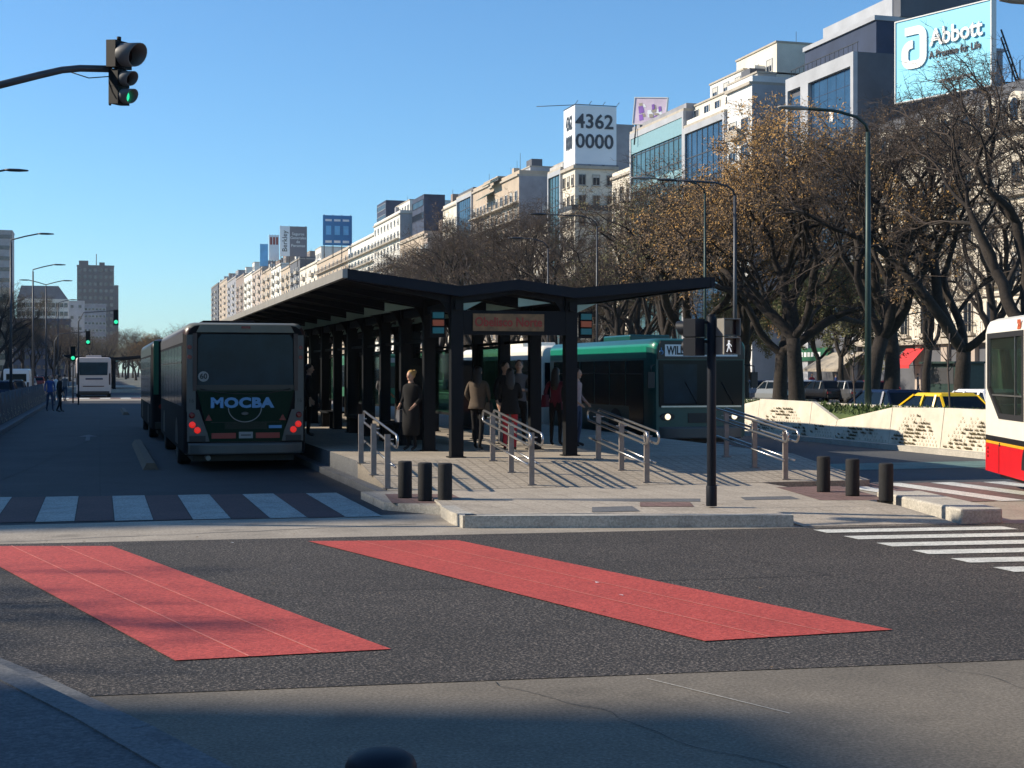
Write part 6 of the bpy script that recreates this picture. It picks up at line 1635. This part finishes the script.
# the rest of the row, up to the end of the avenue
seg = [(317,300,260,'stone_cream','pale'),(300,290,256,'render_dark','dark'),(290,281,264,'stone_tan','tan'),(281,271,262,'stone_white','white'),(271,262,266,'stone_tan','sand coloured'),(262,252,266,'pinkish','pinkish'),(252,244,270,'stone_white','white balconied'),
       (244,236,272,'brick_brown','brown brick'),(236,227,274,'render_grey','grey'),(227,218,276,'stone_tan','ochre'),(218,209,281,'render_dark','dark grey')]
order = ['right of the vertical name panel','under the grey lettered billboard','under the white lettered billboard','just left of the white lettered billboard','under the leftmost blue billboard','left of all rooftop billboards','sixth from the far end of the row','fifth from the far end of the row','fourth from the far end','third from the far end','at the very far end of the row']
for (a, c, py, m_, nm_), o_ in zip(seg, order):
    y0_, y1_ = yy(a)+.02, yy(c); y1_ = min(y1_, y0_+60); Hh = zt(py+3, a)
    rk = random.Random(o_); top_ = ((rk.uniform(1,4),rk.uniform(8,18),rk.uniform(.5,4),min(rk.uniform(8,20),(y1_-y0_)-.5),Hh+.36,Hh+rk.uniform(2.5,7),rk.choice(('render_grey','stone_tan','brick_brown','stone_white'))),)
    bld('%s apartment block %s' % (nm_, o_), X0, y0_, y1_, Hh, m_, depth=22, cols=4, win=(2.4,1.8), balc=(7,1,2), solid=True, maxwin=28, zmin=Hh*.35, top=top_, sidewall=('render_grey' if m_ in ('stone_cream','stone_tan') else None), fh=3.6, group='apartment blocks far up the right side')
# ---- far left skyline
GL = 'buildings at the far left end of the avenue'
def front(label, pxa, pxb, Y, py, wall, depth=20, cols=6, rows=14, win=(1.6,1.6), fr='frame_dark', top=(), name='building'):
    """front faces the camera (-Y)"""
    Xa, Xb = XY(pxa, Y), XY(pxb, Y); w = Xb-Xa; H = ZZ(py, Xa, Y)
    t = thing(name, label, 'building', (Xa, Y, 0), 0, GL)
    b = MB(); b.box(0,w,0,depth,-.2,H); b.build('wall', wall, t)
    b = MB(); b.box(-.2,w+.2,-.3,depth,H+.002,H+.8); b.build('cornice', wall, t)
    me = winmesh(win[0], win[1], fr, bars=0, blind=0, sill=False); n = 0
    for j in range(rows):
        z = H-2.5-j*(H*.9/rows)
        if z < 3: break
        for i in range(cols):
            if n < 98: instm(me, 'window', t, (w*(i+.5)/cols, 0, z), (0,0,PI/2)); n += 1
    for (x0, x1, z1, m_) in top:
        b = MB(); b.box(w*x0,w*x1,2,depth-2,H+.8,H+z1); b.build('roof_room', m_, t)
    return t, w, H
t, w, H = front('tall grey tower with a stepped right side closing the avenue', 77, 114, 1050, 266, 'tower_grey', cols=7, rows=14, win=(2.2,2.4), fr='tower_grey', top=((.05,.3,4,'tower_grey'),(.6,.75,3,'tower_grey')))
b = MB(); b.tube([(w*.52,5,H),(w*.52,5,H+9)], .3, 5); b.build('antenna', 'railing', t)
b = MB(); b.box(w+.203,w+3.0,.5,20,-.2,H*.83); b.build('side_wing', 'tower_grey', t)
front('blue grey office block at the foot of the tall grey tower', 84, 106, 900, 305, 'render_grey', cols=6, rows=9, fr='frame_white')
front('pale grey blank block left of the tall grey tower', 68, 84, 860, 302, 'grey_light', cols=2, rows=6)
t, w, H = front('white building with arched windows under a dark mansard roof', 17, 68, 820, 300, 'stone_white', cols=12, rows=8, win=(1.8,2.2))
b = MB(); b.hexa([(0,0,H+.8),(w,0,H+.8),(w,20,H+.8),(0,20,H+.8)],[(2,3,H+8),(w-5,3,H+8),(w-5,17,H+8),(2,17,H+8)]); b.build('mansard_roof', 'roof_grey', t)
front('dark glass building low in front of the white mansard one', 13, 70, 620, 320, 'tower_blue', cols=10, rows=5, fr='tower_blue')
front('grey high-rise cut by the left edge', -20, 12, 760, 231, 'render_grey', cols=8, rows=12, win=(2.0,2.0))
front('beige building cut by the left edge behind the yellowish tree', -30, 9, 420, 290, 'stone_tan', cols=6, rows=7)
# ---- blocks on the left side of the avenue, outside the picture; they shade the bus lane
GB = 'buildings on the left side of the avenue'
HL = 38.7
lefts = [(-95,-35,HL,'stone_tan'),(-35,31.0,HL,'stone_cream'),(42.5,80,HL+.3,'concrete_pale'),(80.02,118,HL+.6,'stone_tan'),(140,180,HL,'stone_cream'),(180.02,225,HL+3,'render_grey'),(238,330,HL,'stone_tan')]
lo = ['tan block behind the photographer','cream block at the near left corner','pale block across the side street','tan block next after the pale one','cream block past the second crossing','grey block past the second crossing','long tan block farthest up the left side']
for (y0_, y1_, Hh, m_), l_ in zip(lefts, lo):
    bld(l_+' on the left side of the avenue', -60, y0_, y1_, Hh, m_, depth=20, cols=6, win=(1.5,1.8), maxwin=54, group=GB, flip=True, tank=False, cap=.3)
# ------------------------------------------------------------------ haze
hz = bpy.data.materials.new('haze'); hz.use_nodes = True; _n = hz.node_tree; _n.nodes.remove(_n.nodes['Principled BSDF'])
pv = _n.nodes.new('ShaderNodeVolumePrincipled'); pv.inputs['Color'].default_value = (.86,.92,1,1); pv.inputs['Density'].default_value = .00010; pv.inputs['Anisotropy'].default_value = .3
_n.links.new(pv.outputs[0], _n.nodes['Material Output'].inputs['Volume'])
b = MB(); b.box(-1600,1700,-500,3600,-1.1,110); o = b.build('haze', hz); o['kind'] = 'stuff'
# ------------------------------------------------------------------ light, sky, camera
EXPO = 0.44
SUN_DIR = Vector((-math.cos(math.radians(20)), math.sin(math.radians(20)), 0))
EL = math.radians(30)
sun = bpy.data.lights.new('sun', 'SUN'); sun.energy = 5.0; sun.angle = math.radians(.53); sun.color = (1.0,.88,.71)
so = bpy.data.objects.new('sun', sun); C.objects.link(so)
v = Vector((SUN_DIR.x*math.cos(EL), SUN_DIR.y*math.cos(EL), math.sin(EL)))
so.rotation_euler = v.to_track_quat('Z','Y').to_euler(); so.location = (-30, 10, 60)
w = bpy.data.worlds.new('World'); bpy.context.scene.world = w; w.use_nodes = True
nt = w.node_tree; bg = nt.nodes['Background']; sk = nt.nodes.new('ShaderNodeTexSky'); sk.sky_type = 'NISHITA'; sk.sun_disc = False
sk.sun_elevation = EL; sk.sun_rotation = math.atan2(v.x, v.y); sk.air_density = 1.0; sk.dust_density = .15; sk.ozone_density = 2.6; sk.altitude = 20
tint = nt.nodes.new('ShaderNodeMix'); tint.data_type = 'RGBA'; tint.blend_type = 'MULTIPLY'; tint.inputs[0].default_value = 1; tint.inputs[7].default_value = (.72,1.10,1.36,1)
nt.links.new(sk.outputs[0], tint.inputs[6]); nt.links.new(tint.outputs[2], bg.inputs[0]); bg.inputs[1].default_value = .095
cam = bpy.data.cameras.new('camera'); co = bpy.data.objects.new('camera', cam); C.objects.link(co)
cam.sensor_width = 36; cam.lens = 36*F/1024; cam.shift_y = -(384-HY)/1024.0*1.0; cam.clip_end = 6000; cam.clip_start = .05
co.location = (0,0,CAMH); co.rotation_euler = (PI/2, 0, -TH)
bpy.context.scene.camera = co
sc = bpy.context.scene
sc.view_settings.view_transform = 'Standard'; sc.view_settings.look = 'None'; sc.view_settings.gamma = 1; sc.view_settings.exposure = EXPO
sc.cycles.max_bounces = 6; sc.cycles.transparent_max_bounces = 12; sc.cycles.use_denoising = True
